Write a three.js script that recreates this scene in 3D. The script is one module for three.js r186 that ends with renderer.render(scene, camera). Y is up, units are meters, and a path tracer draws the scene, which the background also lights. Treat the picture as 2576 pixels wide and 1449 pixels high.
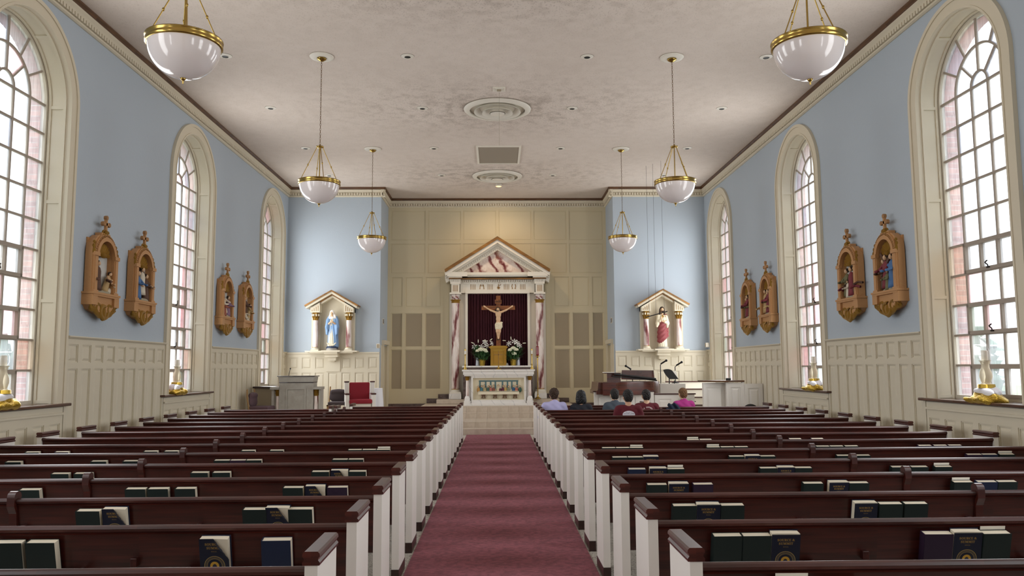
import * as THREE from 'three';
import { mergeGeometries } from 'three/addons/utils/BufferGeometryUtils.js';
import { RoundedBoxGeometry } from 'three/addons/geometries/RoundedBoxGeometry.js';
import { FontLoader } from 'three/addons/loaders/FontLoader.js';
import { RectAreaLightUniformsLib } from 'three/addons/lights/RectAreaLightUniformsLib.js';
import { TextGeometry } from 'three/addons/geometries/TextGeometry.js';

// ---------- camera, sky, exposure ----------
const scene = new THREE.Scene();
const camera = new THREE.PerspectiveCamera(2 * Math.atan(724.5 / 2000) * 180 / Math.PI, 2576 / 1449, 0.05, 200);
camera.position.set(-0.03, 1.64, 0);
camera.rotation.order = 'YXZ';
camera.rotation.set(5.7181 * Math.PI / 180, -1.1201 * Math.PI / 180, -0.0055);
{ // overcast sky, three times as bright overhead as at the horizon
  const w = 64, h = 32, d = new Float32Array(w * h * 4);
  for (let y = 0; y < h; y++) for (let x = 0; x < w; x++) { const e = Math.max(0, Math.sin(((y + 0.5) / h - 0.5) * Math.PI)), L = 3.3 * (1 + 2 * e) / 3, o = (y * w + x) * 4; d[o] = 0.90 * L; d[o + 1] = 0.955 * L; d[o + 2] = 1.0 * L; d[o + 3] = 1; }
  const t = new THREE.DataTexture(d, w, h, THREE.RGBAFormat, THREE.FloatType); t.mapping = THREE.EquirectangularReflectionMapping; t.magFilter = THREE.LinearFilter; t.needsUpdate = true; scene.background = t;
}
// daylight entering by the tall windows: one light as large as the glass, just in front of it, in each of the ten windows
RectAreaLightUniformsLib.init();
for (const s of [-1, 1]) for (const z of [-21.09, -15.53, -9.97, -4.41, 1.15]) {
  const l = new THREE.RectAreaLight(new THREE.Color().setRGB(0.97, 0.985, 1.0), 2.1, 1.74, 4.4);
  l.name = 'window_daylight'; l.position.set(s * 5.94, 3.45, z); l.lookAt(0, 3.45, z); scene.add(l);
}
const renderer = new THREE.WebGLRenderer({ antialias: true });
renderer.toneMapping = THREE.LinearToneMapping;
renderer.toneMappingExposure = 2.15;
renderer.shadowMap.enabled = true;

// ---------- helpers ----------
const PI = Math.PI, V = (x, y, z) => new THREE.Vector3(x, y, z);
let seed = 7;
const rnd = () => { seed = (seed * 1664525 + 1013904223) >>> 0; return seed / 4294967296; };
const rr = (a, b) => a + (b - a) * rnd();
const taken = {};
function numbered(n) { const k = taken[n] = (taken[n] ?? -1) + 1; return k ? n + '_' + String(k).padStart(3, '0') : n; }
function M(name, geo, mat, parent) {
  const m = new THREE.Mesh(geo, mat); m.castShadow = m.receiveShadow = true;
  if (parent) { m.name = name; parent.add(m); } else { m.name = numbered(name); scene.add(m); }
  return m;
}
function tag(o, label, category, group) { o.userData.label = label; o.userData.category = category; if (group) o.userData.group = group; return o; }
function thing(name, label, category, x = 0, y = 0, z = 0, ry = 0, group) {
  const g = new THREE.Group(); g.name = numbered(name); g.position.set(x, y, z); g.rotation.y = ry; scene.add(g);
  return tag(g, label, category, group);
}
function grp(name, parent, x = 0, y = 0, z = 0, ry = 0) { const g = new THREE.Group(); g.name = name; g.position.set(x, y, z); g.rotation.y = ry; parent.add(g); return g; }
function structure(name, label) { const g = new THREE.Group(); g.name = name; g.userData = { kind: 'structure', label }; scene.add(g); return g; }
const stuff = (o) => { o.userData.kind = 'stuff'; return o; };
function uvm(g, s = 1) {           // uv in metres from the object's own axes, by the way each face points
  const p = g.attributes.position, n = g.attributes.normal, uv = new Float32Array(p.count * 2);
  for (let i = 0; i < p.count; i++) {
    const ax = Math.abs(n.getX(i)), ay = Math.abs(n.getY(i)), az = Math.abs(n.getZ(i));
    const x = p.getX(i) / s, y = p.getY(i) / s, z = p.getZ(i) / s;
    const [u, v] = ay >= ax && ay >= az ? [x, z] : ax >= az ? [z, y] : [x, y];
    uv[2 * i] = u; uv[2 * i + 1] = v;
  }
  g.setAttribute('uv', new THREE.BufferAttribute(uv, 2)); return g;
}
function plain(g) { if (g.index) g = g.toNonIndexed(); for (const k of Object.keys(g.attributes)) if (!['position', 'normal', 'uv'].includes(k)) g.deleteAttribute(k); if (!g.attributes.uv) uvm(g); return g; }
const join = (...l) => mergeGeometries(l.flat(9).map(plain));
const tr = (g, x = 0, y = 0, z = 0) => g.translate(x, y, z);
const B = (w, h, d, x = 0, y = 0, z = 0) => uvm(new THREE.BoxGeometry(w, h, d).translate(x, y, z));
const BB = (x0, x1, y0, y1, z0, z1) => B(Math.abs(x1 - x0), Math.abs(y1 - y0), Math.abs(z1 - z0), (x0 + x1) / 2, (y0 + y1) / 2, (z0 + z1) / 2);
const RB = (w, h, d, r, x = 0, y = 0, z = 0) => uvm(new RoundedBoxGeometry(w, h, d, 2, r).translate(x, y, z));
const shp = (pts) => { const s = new THREE.Shape(); pts.forEach(([x, y], i) => i ? s.lineTo(x, y) : s.moveTo(x, y)); s.closePath(); return s; };
const ext = (s, d, o = {}) => uvm(new THREE.ExtrudeGeometry(Array.isArray(s) ? shp(s) : s, { depth: d, bevelEnabled: false, curveSegments: 20, ...o }));
const lathe = (pts, n = 24) => new THREE.LatheGeometry(pts.map(([x, y]) => new THREE.Vector2(x, y)), n);
const cyl = (r0, r1, h, x = 0, y = 0, z = 0, n = 16) => new THREE.CylinderGeometry(r1, r0, h, n).translate(x, y + h / 2, z);
const sph = (r, x = 0, y = 0, z = 0, sx = 1, sy = 1, sz = 1, n = 12) => new THREE.SphereGeometry(r, n, Math.ceil(n * 0.7)).scale(sx, sy, sz).translate(x, y, z);
const tube = (pts, r, n = 6, seg) => new THREE.TubeGeometry(new THREE.CatmullRomCurve3(pts.map((p) => V(...p)), false, 'catmullrom', 0.1), seg ?? Math.max(2, pts.length * 4), r, n);
function rod(a, b, r, n = 8) {
  const A = V(...a), d = V(...b).sub(A), L = d.length();
  return new THREE.CylinderGeometry(r, r, L, n).translate(0, L / 2, 0).applyQuaternion(new THREE.Quaternion().setFromUnitVectors(V(0, 1, 0), d.normalize())).translate(...a);
}

// ---------- noise and textures ----------
const hash = (x, y, s) => { let h = Math.imul(x, 374761393) ^ Math.imul(y, 668265263) ^ Math.imul(s, 2147483647 ^ 0x5bd1e995); h = Math.imul(h ^ (h >>> 13), 1274126177); return ((h ^ (h >>> 16)) >>> 0) / 4294967296; };
function vn(x, y, per, s) {        // value noise that repeats every `per`
  const xi = Math.floor(x), yi = Math.floor(y), fx = x - xi, fy = y - yi, u = fx * fx * (3 - 2 * fx), v = fy * fy * (3 - 2 * fy);
  const w = (a) => ((a % per) + per) % per, a = hash(w(xi), w(yi), s), b = hash(w(xi + 1), w(yi), s), c = hash(w(xi), w(yi + 1), s), d = hash(w(xi + 1), w(yi + 1), s);
  return (a + (b - a) * u) * (1 - v) + (c + (d - c) * u) * v;
}
function fbm(x, y, per, s, oct = 4) { let r = 0, a = 0.5, n = 0; for (let i = 0; i < oct; i++) { r += a * vn(x, y, per, s + i); n += a; a *= 0.5; x *= 2; y *= 2; per *= 2; } return r / n; }
function tex(w, h, f, srgb = true, repeat = 1) {
  const d = new Uint8Array(w * h * 4);
  for (let y = 0; y < h; y++) for (let x = 0; x < w; x++) { const c = f(x / w, y / h, x, y), o = (y * w + x) * 4; for (let k = 0; k < 3; k++) d[o + k] = Math.max(0, Math.min(255, (Array.isArray(c) ? c[k] : c) * 255)); d[o + 3] = 255; }
  const t = new THREE.DataTexture(d, w, h); t.wrapS = t.wrapT = THREE.RepeatWrapping; t.magFilter = THREE.LinearFilter; t.minFilter = THREE.LinearFilter;
  if (srgb) t.colorSpace = THREE.SRGBColorSpace; t.repeat.set(repeat, repeat); t.needsUpdate = true; return t;
}
const mixc = (a, b, t) => a.map((v, i) => v + (b[i] - v) * Math.max(0, Math.min(1, t)));
const T = {};
T.wood = tex(512, 512, (u, v) => { const g = fbm(u * 3 + fbm(u * 4, v * 4, 4, 3) * 0.6, v * 48, 48, 11, 3), p = vn(u * 6, v * 220, 220, 5), b = fbm(u * 2, v * 3, 2, 17, 3); return 0.5 + 0.5 * g + 0.16 * p + 0.25 * (b - 0.5); }, true, 0.8);
T.carpet = tex(512, 512, (u, v, x, y) => { const n = hash(x, y, 3), f = fbm(u * 24, v * 24, 24, 8, 3); return 0.66 + 0.28 * n * f * 1.6 + 0.1 * f; }, true, 1.2);
T.plaster = tex(512, 512, (u, v) => fbm(u * 40, v * 40, 40, 21, 4), false, 1);
T.paint = tex(256, 256, (u, v) => fbm(u * 20, v * 20, 20, 31, 3), false, 1.5);
T.marble = tex(512, 512, (u, v) => { const w = fbm(u * 4, v * 4, 4, 41, 4), a = Math.abs(Math.sin(PI * (u * 3 + v * 2) + w * 3.2)), vein = Math.pow(1 - a, 14); return mixc([0.95, 0.945, 0.935], [0.62, 0.63, 0.66], vein * 0.55 + (w - 0.5) * 0.3); }, true, 1.1);
T.redmarble = tex(512, 512, (u, v) => {
  const w = fbm(u * 3, v * 3, 3, 51, 5), w2 = fbm(u * 6, v * 6, 6, 61, 4), s = Math.sin(PI * 2 * (u * 2 + v) + w * 6.5), k = Math.pow(Math.max(0, s), 1.7);
  let c = mixc([0.93, 0.89, 0.86], [0.80, 0.70, 0.66], (w2 - 0.35) * 1.7); c = mixc(c, [0.42, 0.17, 0.17], k * (0.45 + 0.9 * w2)); return mixc(c, [0.55, 0.30, 0.18], Math.max(0, w - 0.62) * 3);
}, true, 1.3);
T.darkmarble = tex(256, 256, (u, v) => { const w = fbm(u * 4, v * 4, 4, 71, 5); return mixc([0.30, 0.23, 0.22], [0.46, 0.40, 0.38], Math.abs(Math.sin(PI * 2 * (v * 2) + w * 8)) * w * 1.3); }, true, 1.5);
T.stone = tex(512, 512, (u, v) => { const w = fbm(u * 8, v * 8, 8, 81, 5); return mixc([0.86, 0.83, 0.79], [0.78, 0.74, 0.69], w * 1.4 - 0.2); }, true, 1.5);
T.terrazzo = tex(512, 512, (u, v, x, y) => { const c = vn(u * 90, v * 90, 90, 91); return c > 0.78 ? [0.42, 0.38, 0.33] : c < 0.2 ? [0.66, 0.62, 0.56] : [0.82, 0.80, 0.76]; }, true, 1.2);
T.streak = tex(256, 256, (u, v) => { const a = fbm(u * 60, v * 3, 60, 101, 3), b = fbm(u * 5, v * 5, 5, 111, 4); return 0.78 + 0.22 * a - 0.2 * Math.max(0, b - 0.55); }, true, 1.6);
T.relief = tex(256, 256, (u, v) => { const w = fbm(u * 8, v * 8, 8, 121, 4); return Math.abs(Math.sin(w * 14)) * 0.7 + 0.3 * w; }, false, 5);
T.weave = tex(128, 128, (u, v, x, y) => 0.5 + 0.25 * Math.sin(x * PI / 2) * Math.sin(y * PI / 2) + 0.25 * hash(x, y, 9), false, 12);
T.grille = tex(128, 128, (u, v, x, y) => ((x >> 2) + (y >> 2)) % 2 ? 0.86 + 0.1 * hash(x, y, 2) : 0.7, true, 6);
// ceiling: rough plaster, grime round the air diffusers as in the photograph; 12.4 m x 29 m in one picture
T.ceiling = tex(1024, 2048, (u, v, x, y) => {
  const X = (u - 0.5) * 12.4, Z = 6 - v * 31; let g = 0;
  for (const zd of [-15.55, -21.15, -9.95]) { const dx = X / 2.6, dz = (Z - zd) / 1.25, d = dx * dx + dz * dz; g = Math.max(g, Math.exp(-d * 0.9)); }
  const n = fbm(u * 90, v * 220, 1000, 131, 4), n2 = fbm(u * 8, v * 20, 1000, 141, 4), s = hash(x, y, 4);
  const spot = (s > 0.93 ? 1 : 0) * (0.25 + g) + g * Math.max(0, n - 0.45) * 2.2;
  return mixc(mixc([0.86, 0.81, 0.765], [0.80, 0.745, 0.695], n2 * 0.7 - 0.1 + (n - 0.5) * 0.5), [0.40, 0.34, 0.29], spot * 0.34);
}, true, 1);

// ---------- materials ----------
const C = (hex) => new THREE.Color(hex);
const mat = (hex, rough = 0.7, o = {}) => new THREE.MeshStandardMaterial({ color: C(hex), roughness: rough, ...o });
const phys = (hex, rough, o = {}) => new THREE.MeshPhysicalMaterial({ color: C(hex), roughness: rough, ...o });
const mt = {
  blue: mat('#b3bec8', 0.75, { bumpMap: T.paint, bumpScale: 0.0012 }),
  cream: mat('#d9cfb8', 0.45), wains: mat('#d5ccb6', 0.5), beige: mat('#d4c8a8', 0.55), screen: mat('#a89b84', 0.95, { bumpMap: T.weave, bumpScale: 0.001 }),
  ceiling: mat('#ffffff', 0.95, { map: T.ceiling, bumpMap: T.plaster, bumpScale: 0.006 }),
  brownwood: mat('#7a5230', 0.4, { map: T.wood }), gilt: mat('#a87432', 0.45, { map: T.wood }),
  wood: phys('#56231a', 0.34, { map: T.wood, clearcoat: 0.35, clearcoatRoughness: 0.3 }),
  rail: phys('#56231a', 0.34, { map: T.wood, clearcoat: 0.35, clearcoatRoughness: 0.3 }),
  darkwood: phys('#3a1a16', 0.35, { map: T.wood, clearcoat: 0.3 }),
  piano: phys('#6b2f22', 0.25, { map: T.wood, clearcoat: 0.6, clearcoatRoughness: 0.15 }),
  white: mat('#e9e5dd', 0.4), trimwhite: mat('#e6e0d2', 0.45),
  carpet: mat('#a45d68', 1, { map: T.carpet, bumpMap: T.carpet, bumpScale: 0.004 }),
  terrazzo: mat('#ffffff', 0.35, { map: T.terrazzo }), stone: mat('#f4ece2', 0.3, { map: T.stone }), marble: mat('#f6f4f0', 0.25, { map: T.marble }),
  graymarble: mat('#c6c8c6', 0.5, { map: T.stone }), redmarble: mat('#ffffff', 0.25, { map: T.redmarble }), darkmarble: mat('#ffffff', 0.3, { map: T.darkmarble }),
  brass: new THREE.MeshStandardMaterial({ color: C('#b79a55'), roughness: 0.22, metalness: 1 }),
  gold: new THREE.MeshStandardMaterial({ color: C('#c4953c'), roughness: 0.38, metalness: 0.55, bumpMap: T.relief, bumpScale: 0.01 }),
  goldplain: new THREE.MeshStandardMaterial({ color: C('#b8923f'), roughness: 0.33, metalness: 0.65 }),
  goldpaint: mat('#96713a', 0.5, { metalness: 0.3 }),
  chain: new THREE.MeshStandardMaterial({ color: C('#6b4e28'), roughness: 0.4, metalness: 0.9 }),
  opal: phys('#efe7e6', 0.12, { clearcoat: 0.6, clearcoatRoughness: 0.03, transmission: 0.12, thickness: 0 }),
  bar: mat('#a3978a', 0.6), frame: mat('#cfc6b4', 0.5), sill: phys('#6e4a35', 0.3, { map: T.wood, clearcoat: 0.4 }),
  velvet: phys('#43121f', 0.9, { sheen: 0.6, sheenRoughness: 0.5, sheenColor: C('#8a3048') }),
  black: mat('#141414', 0.5), blackmetal: mat('#1b1b1d', 0.35, { metalness: 0.4 }), dark: mat('#2a241f', 0.9), paper: mat('#f2eee2', 0.8), pages: mat('#e4dac4', 0.8),
  coverGreen: mat('#12211f', 0.5), coverBlue: mat('#16233f', 0.5), coverPlum: mat('#2a1830', 0.5),
  skin: mat('#c99a7c', 0.6), skinpale: mat('#d8b090', 0.6), skinplaster: mat('#d9b48e', 0.5), hairbrown: mat('#3a271a', 0.8), hairdark: mat('#1a1513', 0.7), hairsandy: mat('#6a4a2c', 0.8), hairblack: mat('#0d0c0d', 0.55),
  redcloth: mat('#8a1626', 0.8, { bumpMap: T.weave, bumpScale: 0.001 }), oak: mat('#c79a5c', 0.5, { map: T.wood }), graycloth: mat('#4a4042', 0.9), mauve: mat('#5d474d', 0.9), whitecloth: mat('#e8e8ee', 0.9),
  stationwood: mat('#bb8a58', 0.55, { bumpMap: T.relief, bumpScale: 0.002 }), leaf: phys('#2f5a28', 0.6, { transmission: 0.2, thickness: 0 }), petal: phys('#f6f5ef', 0.7, { transmission: 0.2, thickness: 0 }), hydrangea: mat('#e9ead0', 0.8), foil: new THREE.MeshStandardMaterial({ color: C('#d2b04a'), roughness: 0.25, metalness: 0.9, bumpMap: T.relief, bumpScale: 0.02 }),
  wax: phys('#f3efe2', 0.5, { transmission: 0.1, thickness: 0 }), redglass: phys('#7d0c18', 0.15, { clearcoat: 0.5 }), crossoak: mat('#a2602f', 0.5, { map: T.wood }), plaster: mat('#e6dcc0', 0.6),
  glassclear: phys('#ffffff', 0.02, { transmission: 1, thickness: 0 }), grass: mat('#b9b4a8', 1), lawn: mat('#5d6b42', 1), brickwall: mat('#96523f', 0.9), bark: mat('#4b3a2c', 0.9),
};
const bricks = ['#b0614f', '#a5543f', '#bd7059', '#9a4d3d'].map((h) => mat(h, 0.9)), mortar = mat('#cbbfb2', 0.95);
// obscure window glass: clear white and the tinted panes
const glass = ['#f7f9ff', '#eef2f8', '#ffffff', '#f6d9dd', '#ecc6cc', '#dde6df', '#dde3f4', '#ead9cb'].map((h) => phys(h, 0.6, { map: T.streak, transmission: 0.96, thickness: 0, specularIntensity: 0.6 }));

// ---------- the room ----------
const WALL = 6, CEIL = 6.82, ZB = -22.6, ZC = -24.15, RX = 3.34, WZ = [-21.09, -15.53, -9.97, -4.41, 1.15];
function raised(w, h, d = 0.016, bev = 0.035) {     // raised-field panel facing +z, its back at z = 0
  const g = new THREE.BoxGeometry(w, h, d), p = g.attributes.position;
  for (let i = 0; i < p.count; i++) if (p.getZ(i) > 0) p.setXY(i, p.getX(i) - Math.sign(p.getX(i)) * bev, p.getY(i) - Math.sign(p.getY(i)) * bev);
  g.computeVertexNormals(); const n = g.toNonIndexed(); n.computeVertexNormals(); return uvm(n.translate(0, 0, d / 2));
}
const cache = {};
const keep = (key, make) => cache[key] ??= make();
const panelGeo = (w, h, d, bev) => keep('panel' + [w.toFixed(3), h.toFixed(3), d, bev], () => raised(w, h, d, bev));
// framed panelling facing +z in a local frame: cells = [x0, x1, y0, y1] openings; the frame fills the rest of [X0, X1] x [Y0, Y1]
function panelling(parent, X0, X1, Y0, Y1, cells, m, { t = 0.022, back = 0.012, fieldMat, d = 0.016, bev = 0.035 } = {}) {
  const s = shp([[X0, Y0], [X1, Y0], [X1, Y1], [X0, Y1]]);
  for (const [a, b, c, e] of cells) { const h = new THREE.Path(); h.moveTo(a, c); h.lineTo(a, e); h.lineTo(b, e); h.lineTo(b, c); h.closePath(); s.holes.push(h); }
  const mouldings = cells.map(([a, b, c, e]) => { const f = shp([[a, c], [b, c], [b, e], [a, e]]), h = new THREE.Path(), k = 0.014; h.moveTo(a + k, c + k); h.lineTo(a + k, e - k); h.lineTo(b - k, e - k); h.lineTo(b - k, c + k); h.closePath(); f.holes.push(h); return tr(ext(f, t * 0.55), 0, 0, back); });
  M('panel_frame', join(BB(X0, X1, Y0, Y1, 0, back), tr(ext(s, t), 0, 0, back), mouldings), m, parent);
  for (const [a, b, c, e] of cells) { const p = M('panel', panelGeo(b - a - 0.05, e - c - 0.05, d, bev), fieldMat ?? m, parent); p.position.set((a + b) / 2, (c + e) / 2, back - 0.002); }
}
function archRing(r0, r1, yb, ys, d) {
  const s = new THREE.Shape(); s.moveTo(-r1, yb); s.lineTo(-r1, ys); s.absarc(0, ys, r1, PI, 0, true); s.lineTo(r1, yb); s.lineTo(r0, yb); s.lineTo(r0, ys); s.absarc(0, ys, r0, 0, PI, false); s.lineTo(-r0, yb); s.closePath();
  return ext(s, d, { curveSegments: 40 });
}
function halfRing(r0, r1, a0, a1, d) { const s = new THREE.Shape(); s.absarc(0, 0, r1, a0, a1, false); s.absarc(0, 0, r0, a1, a0, true); s.closePath(); return ext(s, d, { curveSegments: 24 }); }
const SPRING = 5.30, SILL = 1.19, GH = 0.89, ROWH = (SPRING - 1.23) / 10, COLW = GH * 2 / 5;

// floor, carpet, ground outside
const floor = structure('floor', 'pale terrazzo floor of the nave');
M('nave_floor', BB(-6, 6, -0.12, 0, -19.76, 6), mt.terrazzo, floor);
tag(M('carpet_runner', uvm(BB(-0.775, 0.775, 0.001, 0.012, -19.74, 5.5)), mt.carpet), 'long dusty-rose carpet runner down the centre aisle', 'carpet');
const ground = structure('ground', 'pale paving and lawn outside the windows');
M('paving', BB(-18, 18, -0.9, -0.7, -90, 50), mt.grass, ground); for (const s of [-1, 1]) M('lawn', BB(s * 18, s * 80, -0.9, -0.68, -90, 50), mt.lawn, ground);

// ceiling
const ceiling = structure('ceiling', 'stained rough plaster ceiling');
{ const g = BB(-6.5, 6.5, CEIL, CEIL + 0.2, -24.6, 6.4), p = g.attributes.position, uv = g.attributes.uv; for (let i = 0; i < p.count; i++) uv.setXY(i, (p.getX(i) + 6.2) / 12.4, (6 - p.getZ(i)) / 31); M('plaster', g, mt.ceiling, ceiling); }

// side walls with five arched openings each
for (const s of [-1, 1]) {
  const w = structure(s < 0 ? 'wall_left' : 'wall_right', 'pale blue side wall over cream wainscot');
  const sh = shp([[-6, 0], [24.6, 0], [24.6, CEIL], [-6, CEIL]]);
  for (const z of WZ) { const h = new THREE.Path(); h.moveTo(-z - 0.96, SILL - 0.04); h.lineTo(-z - 0.96, SPRING); h.absarc(-z, SPRING, 0.96, PI, 0, true); h.lineTo(-z + 0.96, SILL - 0.04); h.closePath(); sh.holes.push(h); }
  const g = new THREE.ExtrudeGeometry(sh, { depth: 0.5, bevelEnabled: false, curveSegments: 40 }).rotateY(PI / 2).translate(s < 0 ? -6.5 : 6, 0, 0);
  M('plaster', uvm(g), mt.blue, w);
  const local = grp('wainscot', w, s * WALL, 0, 0, -s * PI / 2);      // local x runs along the wall: world z = s * x, local z points into the room
  const seg = (za, zb, cells, top) => { const X = [za, zb].map((z) => s * z).sort((a, b) => a - b); panelling(local, X[0], X[1], 0, top, cells.map(([a, b, c, e]) => { const q = [s * a, s * b].sort((m, n) => m - n); return [q[0], q[1], c, e]; }), mt.wains); return X; };
  for (const [za, zb] of [[-22.6, -22.24], [-19.94, -16.68], [-14.38, -11.12], [-8.82, -5.56]]) {
    const n = Math.max(1, Math.round((zb - za) / 0.367)), pitch = (zb - za) / n, cells = [];
    for (let i = 0; i < n; i++) { const a = za + i * pitch + 0.055, b = za + (i + 1) * pitch - 0.055; cells.push([a, b, 1.745, 2.0], [a, b, 0.16, 1.66]); }
    const X = seg(za, zb, cells, 2.09);
    M('cap_moulding', tr(ext([[0, 2.07], [0.045, 2.075], [0.075, 2.10], [0.075, 2.115], [0, 2.12]].map(([p, y]) => [p, y]), X[1] - X[0]).rotateY(-PI / 2), X[1], 0, 0), mt.wains, local);
  }
  for (const z of WZ.slice(0, 4)) {
    const cells = []; for (let i = 0; i < 6; i++) { const a = z - 1.13 + i * 2.26 / 6 + 0.06, b = a + 2.26 / 6 - 0.12; cells.push([a, b, 0.16, 0.92]); }
    seg(z - 1.13, z + 1.13, cells, 1.14);
    M('apron_moulding', B(2.26, 0.03, 0.03, s * z, 1.05, 0.045), mt.wains, local);
  }
}
const wallBack = structure('wall_back', 'cream wall behind the camera'); M('plaster', BB(-6.5, 6.5, 0, CEIL, 6, 6.3), mt.cream, wallBack);

// windows
const frameGeo = join(tr(archRing(GH, 0.945, SILL, SPRING, 0.07), 0, 0, -0.34), BB(-0.945, 0.945, SILL, 1.235, -0.34, -0.27));
const barsGeo = (() => {
  const l = [], w = 0.028, z0 = -0.32, z1 = -0.285;
  for (const x of [-1.5, -0.5, 0.5, 1.5]) l.push(BB(x * COLW - w / 2, x * COLW + w / 2, 1.23, SPRING, z0, z1));
  for (let i = 1; i <= 10; i++) l.push(BB(-GH, GH, 1.23 + i * ROWH - w / 2, 1.23 + i * ROWH + w / 2, z0, z1));
  for (const r of [COLW * 0.5, COLW * 1.5]) l.push(tr(halfRing(r - w / 2, r + w / 2, 0, PI, 0.035), 0, SPRING, z0));
  const ray = (a, r0, r1) => tr(B(r1 - r0, w, 0.035, (r0 + r1) / 2, 0, 0).rotateZ(a), 0, SPRING, z0 + 0.0175);
  for (const a of [45, 90, 135]) l.push(ray(a * PI / 180, COLW * 0.5, COLW * 1.5));
  for (const a of [30, 60, 90, 120, 150]) l.push(ray(a * PI / 180, COLW * 1.5, GH));
  return join(l);
})();
const ventGeo = (() => { const x = COLW * 1.5, h = ROWH, t = 0.045; return join(BB(-x, x, 0, t, -0.335, -0.262), BB(-x, x, h - t, h, -0.335, -0.262), BB(-x, -x + t, 0, h, -0.335, -0.262), BB(x - t, x, 0, h, -0.335, -0.262), BB(-COLW / 2 - 0.02, -COLW / 2 + 0.02, 0, h, -0.33, -0.27), BB(COLW / 2 - 0.02, COLW / 2 + 0.02, 0, h, -0.33, -0.27)); })();
const latchGeo = join(tube([[0, 0, 0], [0.02, 0.03, 0.02], [-0.015, 0.06, 0.03], [0.02, 0.085, 0.02]], 0.008, 6), B(0.05, 0.02, 0.02));
const liningGeo = tr(archRing(0.942, 0.96, SILL, SPRING, 0.30), 0, 0, -0.30);
const liningMould = (() => {
  const l = [], rails = [1.215, 2.58, 3.95, 5.28];
  for (const sx of [-1, 1]) { for (const z of [-0.245, -0.04]) l.push(BB(sx * 0.925, sx * 0.943, SILL, SPRING, z - 0.018, z + 0.018)); for (const y of rails) l.push(BB(sx * 0.928, sx * 0.9425, y - 0.022, y + 0.022, -0.228, -0.057)); }
  for (const z of [-0.263, -0.058]) l.push(tr(halfRing(0.925, 0.943, 0, PI, 0.036), 0, SPRING, z));
  for (const a of [60, 120]) l.push(tr(B(0.015, 0.044, 0.17, 0.9355, 0, -0.143).rotateZ(a * PI / 180), 0, SPRING, 0));
  return join(l);
})();
const casingGeo = join(archRing(0.955, 1.13, SILL, SPRING, 0.04), archRing(1.09, 1.145, SILL, SPRING, 0.055), archRing(0.945, 0.975, SILL, SPRING, 0.05));
const sillGeo = RB(2.46, 0.04, 0.46, 0.012, 0, SILL - 0.02, -0.13);
const rectPanes = [0, 0.37, 0.81].map((o) => { const g = uvm(new THREE.PlaneGeometry(COLW, ROWH)); const uv = g.attributes.uv; for (let i = 0; i < uv.count; i++) uv.setXY(i, uv.getX(i) + o, uv.getY(i) + o * 2); return g; });
const sector = (r0, r1, a0, a1) => { const s = new THREE.Shape(); s.absarc(0, 0, r1, a0, a1, false); s.absarc(0, 0, Math.max(r0, 0.0005), a1, a0, true); s.closePath(); return uvm(new THREE.ShapeGeometry(s, 12)); };
const fanPanes = [sector(0, COLW / 2, 0, PI), ...[0, 1, 2, 3].map((i) => sector(COLW / 2, COLW * 1.5, i * PI / 4, (i + 1) * PI / 4)), ...[0, 1, 2, 3, 4, 5].map((i) => sector(COLW * 1.5, GH, i * PI / 6, (i + 1) * PI / 6))];
const brickGeo = B(0.075, 0.064, 0.17), vousGeo = B(0.075, 0.064, 0.17);
let wn = 0;
for (const s of [-1, 1]) WZ.forEach((z, wi) => {
  const w = structure('window_' + (++wn), 'tall round-arched steel window with obscure glass panes'); w.position.set(s * WALL, 0, z); w.rotation.y = -s * PI / 2;
  const seen = wi < 3;
  M('casing', casingGeo, mt.cream, w); const ln = M('reveal_lining', liningGeo, mt.cream, w); M('panel_moulding', liningMould, mt.cream, ln);
  M('window_frame', frameGeo, mt.frame, w); M('glazing_bars', barsGeo, mt.bar, w); M('sill', sillGeo, mt.sill, w);
  for (const r of [9, 7, 5]) {
    const y = SPRING - (r + 1) * ROWH, v = M('vent_sash', ventGeo, mt.bar, w); v.position.y = y;
    if (seen && r < 9) M('latch', latchGeo, mt.dark, v).position.set(0, 0.03, -0.255);
  }
  for (let r = 0; r < 10; r++) for (let c = 0; c < 5; c++) {
    const k = hash(wn * 7 + c, r * 3 + 1, 77), low = r > 4, edge = c === (s < 0 ? 4 : 0);
    let m = k < 0.34 ? 0 : k < 0.62 ? 1 : 2; const q = hash(wn + c * 5, r, 78);
    if (q < (low ? 0.34 : 0.10) * (edge ? 1.5 : 1)) m = q < (low ? 0.16 : 0.06) ? 3 : low ? (q < 0.22 ? 4 : q < 0.30 ? 5 : 7) : 6;
    const p = M('pane', rectPanes[(r + c * 2) % 3], glass[m], w); p.position.set((c - 2) * COLW, SPRING - (r + 0.5) * ROWH, -0.303);
  }
  fanPanes.forEach((g, i) => { const q = hash(wn, i, 79); M('pane', g, glass[q < 0.12 ? 6 : q < 0.2 ? 3 : i % 3], w).position.set(0, SPRING, -0.303); });
  // brick reveal outside the glass: single bricks on the jamb that the camera sees
  const far = -s, plainBricks = [];
  for (let i = 0; i < 55; i++) for (const sx of [-1, 1]) {
    const y = SILL - 0.02 + i * 0.075 + 0.0375;
    if (seen && wi > 0 && sx === far) M('brick', brickGeo, bricks[(i * 7 + wn) % 4], w).position.set(sx * 0.918, y, -0.425);
    else plainBricks.push(B(0.075, 0.064, 0.17, sx * 0.918, y, -0.425));
  }
  for (let i = 0; i < 38; i++) plainBricks.push(tr(B(0.075, 0.064, 0.17, 0.918, 0, 0).rotateZ((i + 0.5) * PI / 38), 0, SPRING, -0.425));
  stuff(M('brick_reveal', join(plainBricks), bricks[wn % 4], w));
  M('mortar', join(tr(archRing(0.884, 0.958, SILL - 0.04, SPRING, 0.165), 0, 0, -0.505)), mortar, w);
});

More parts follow.
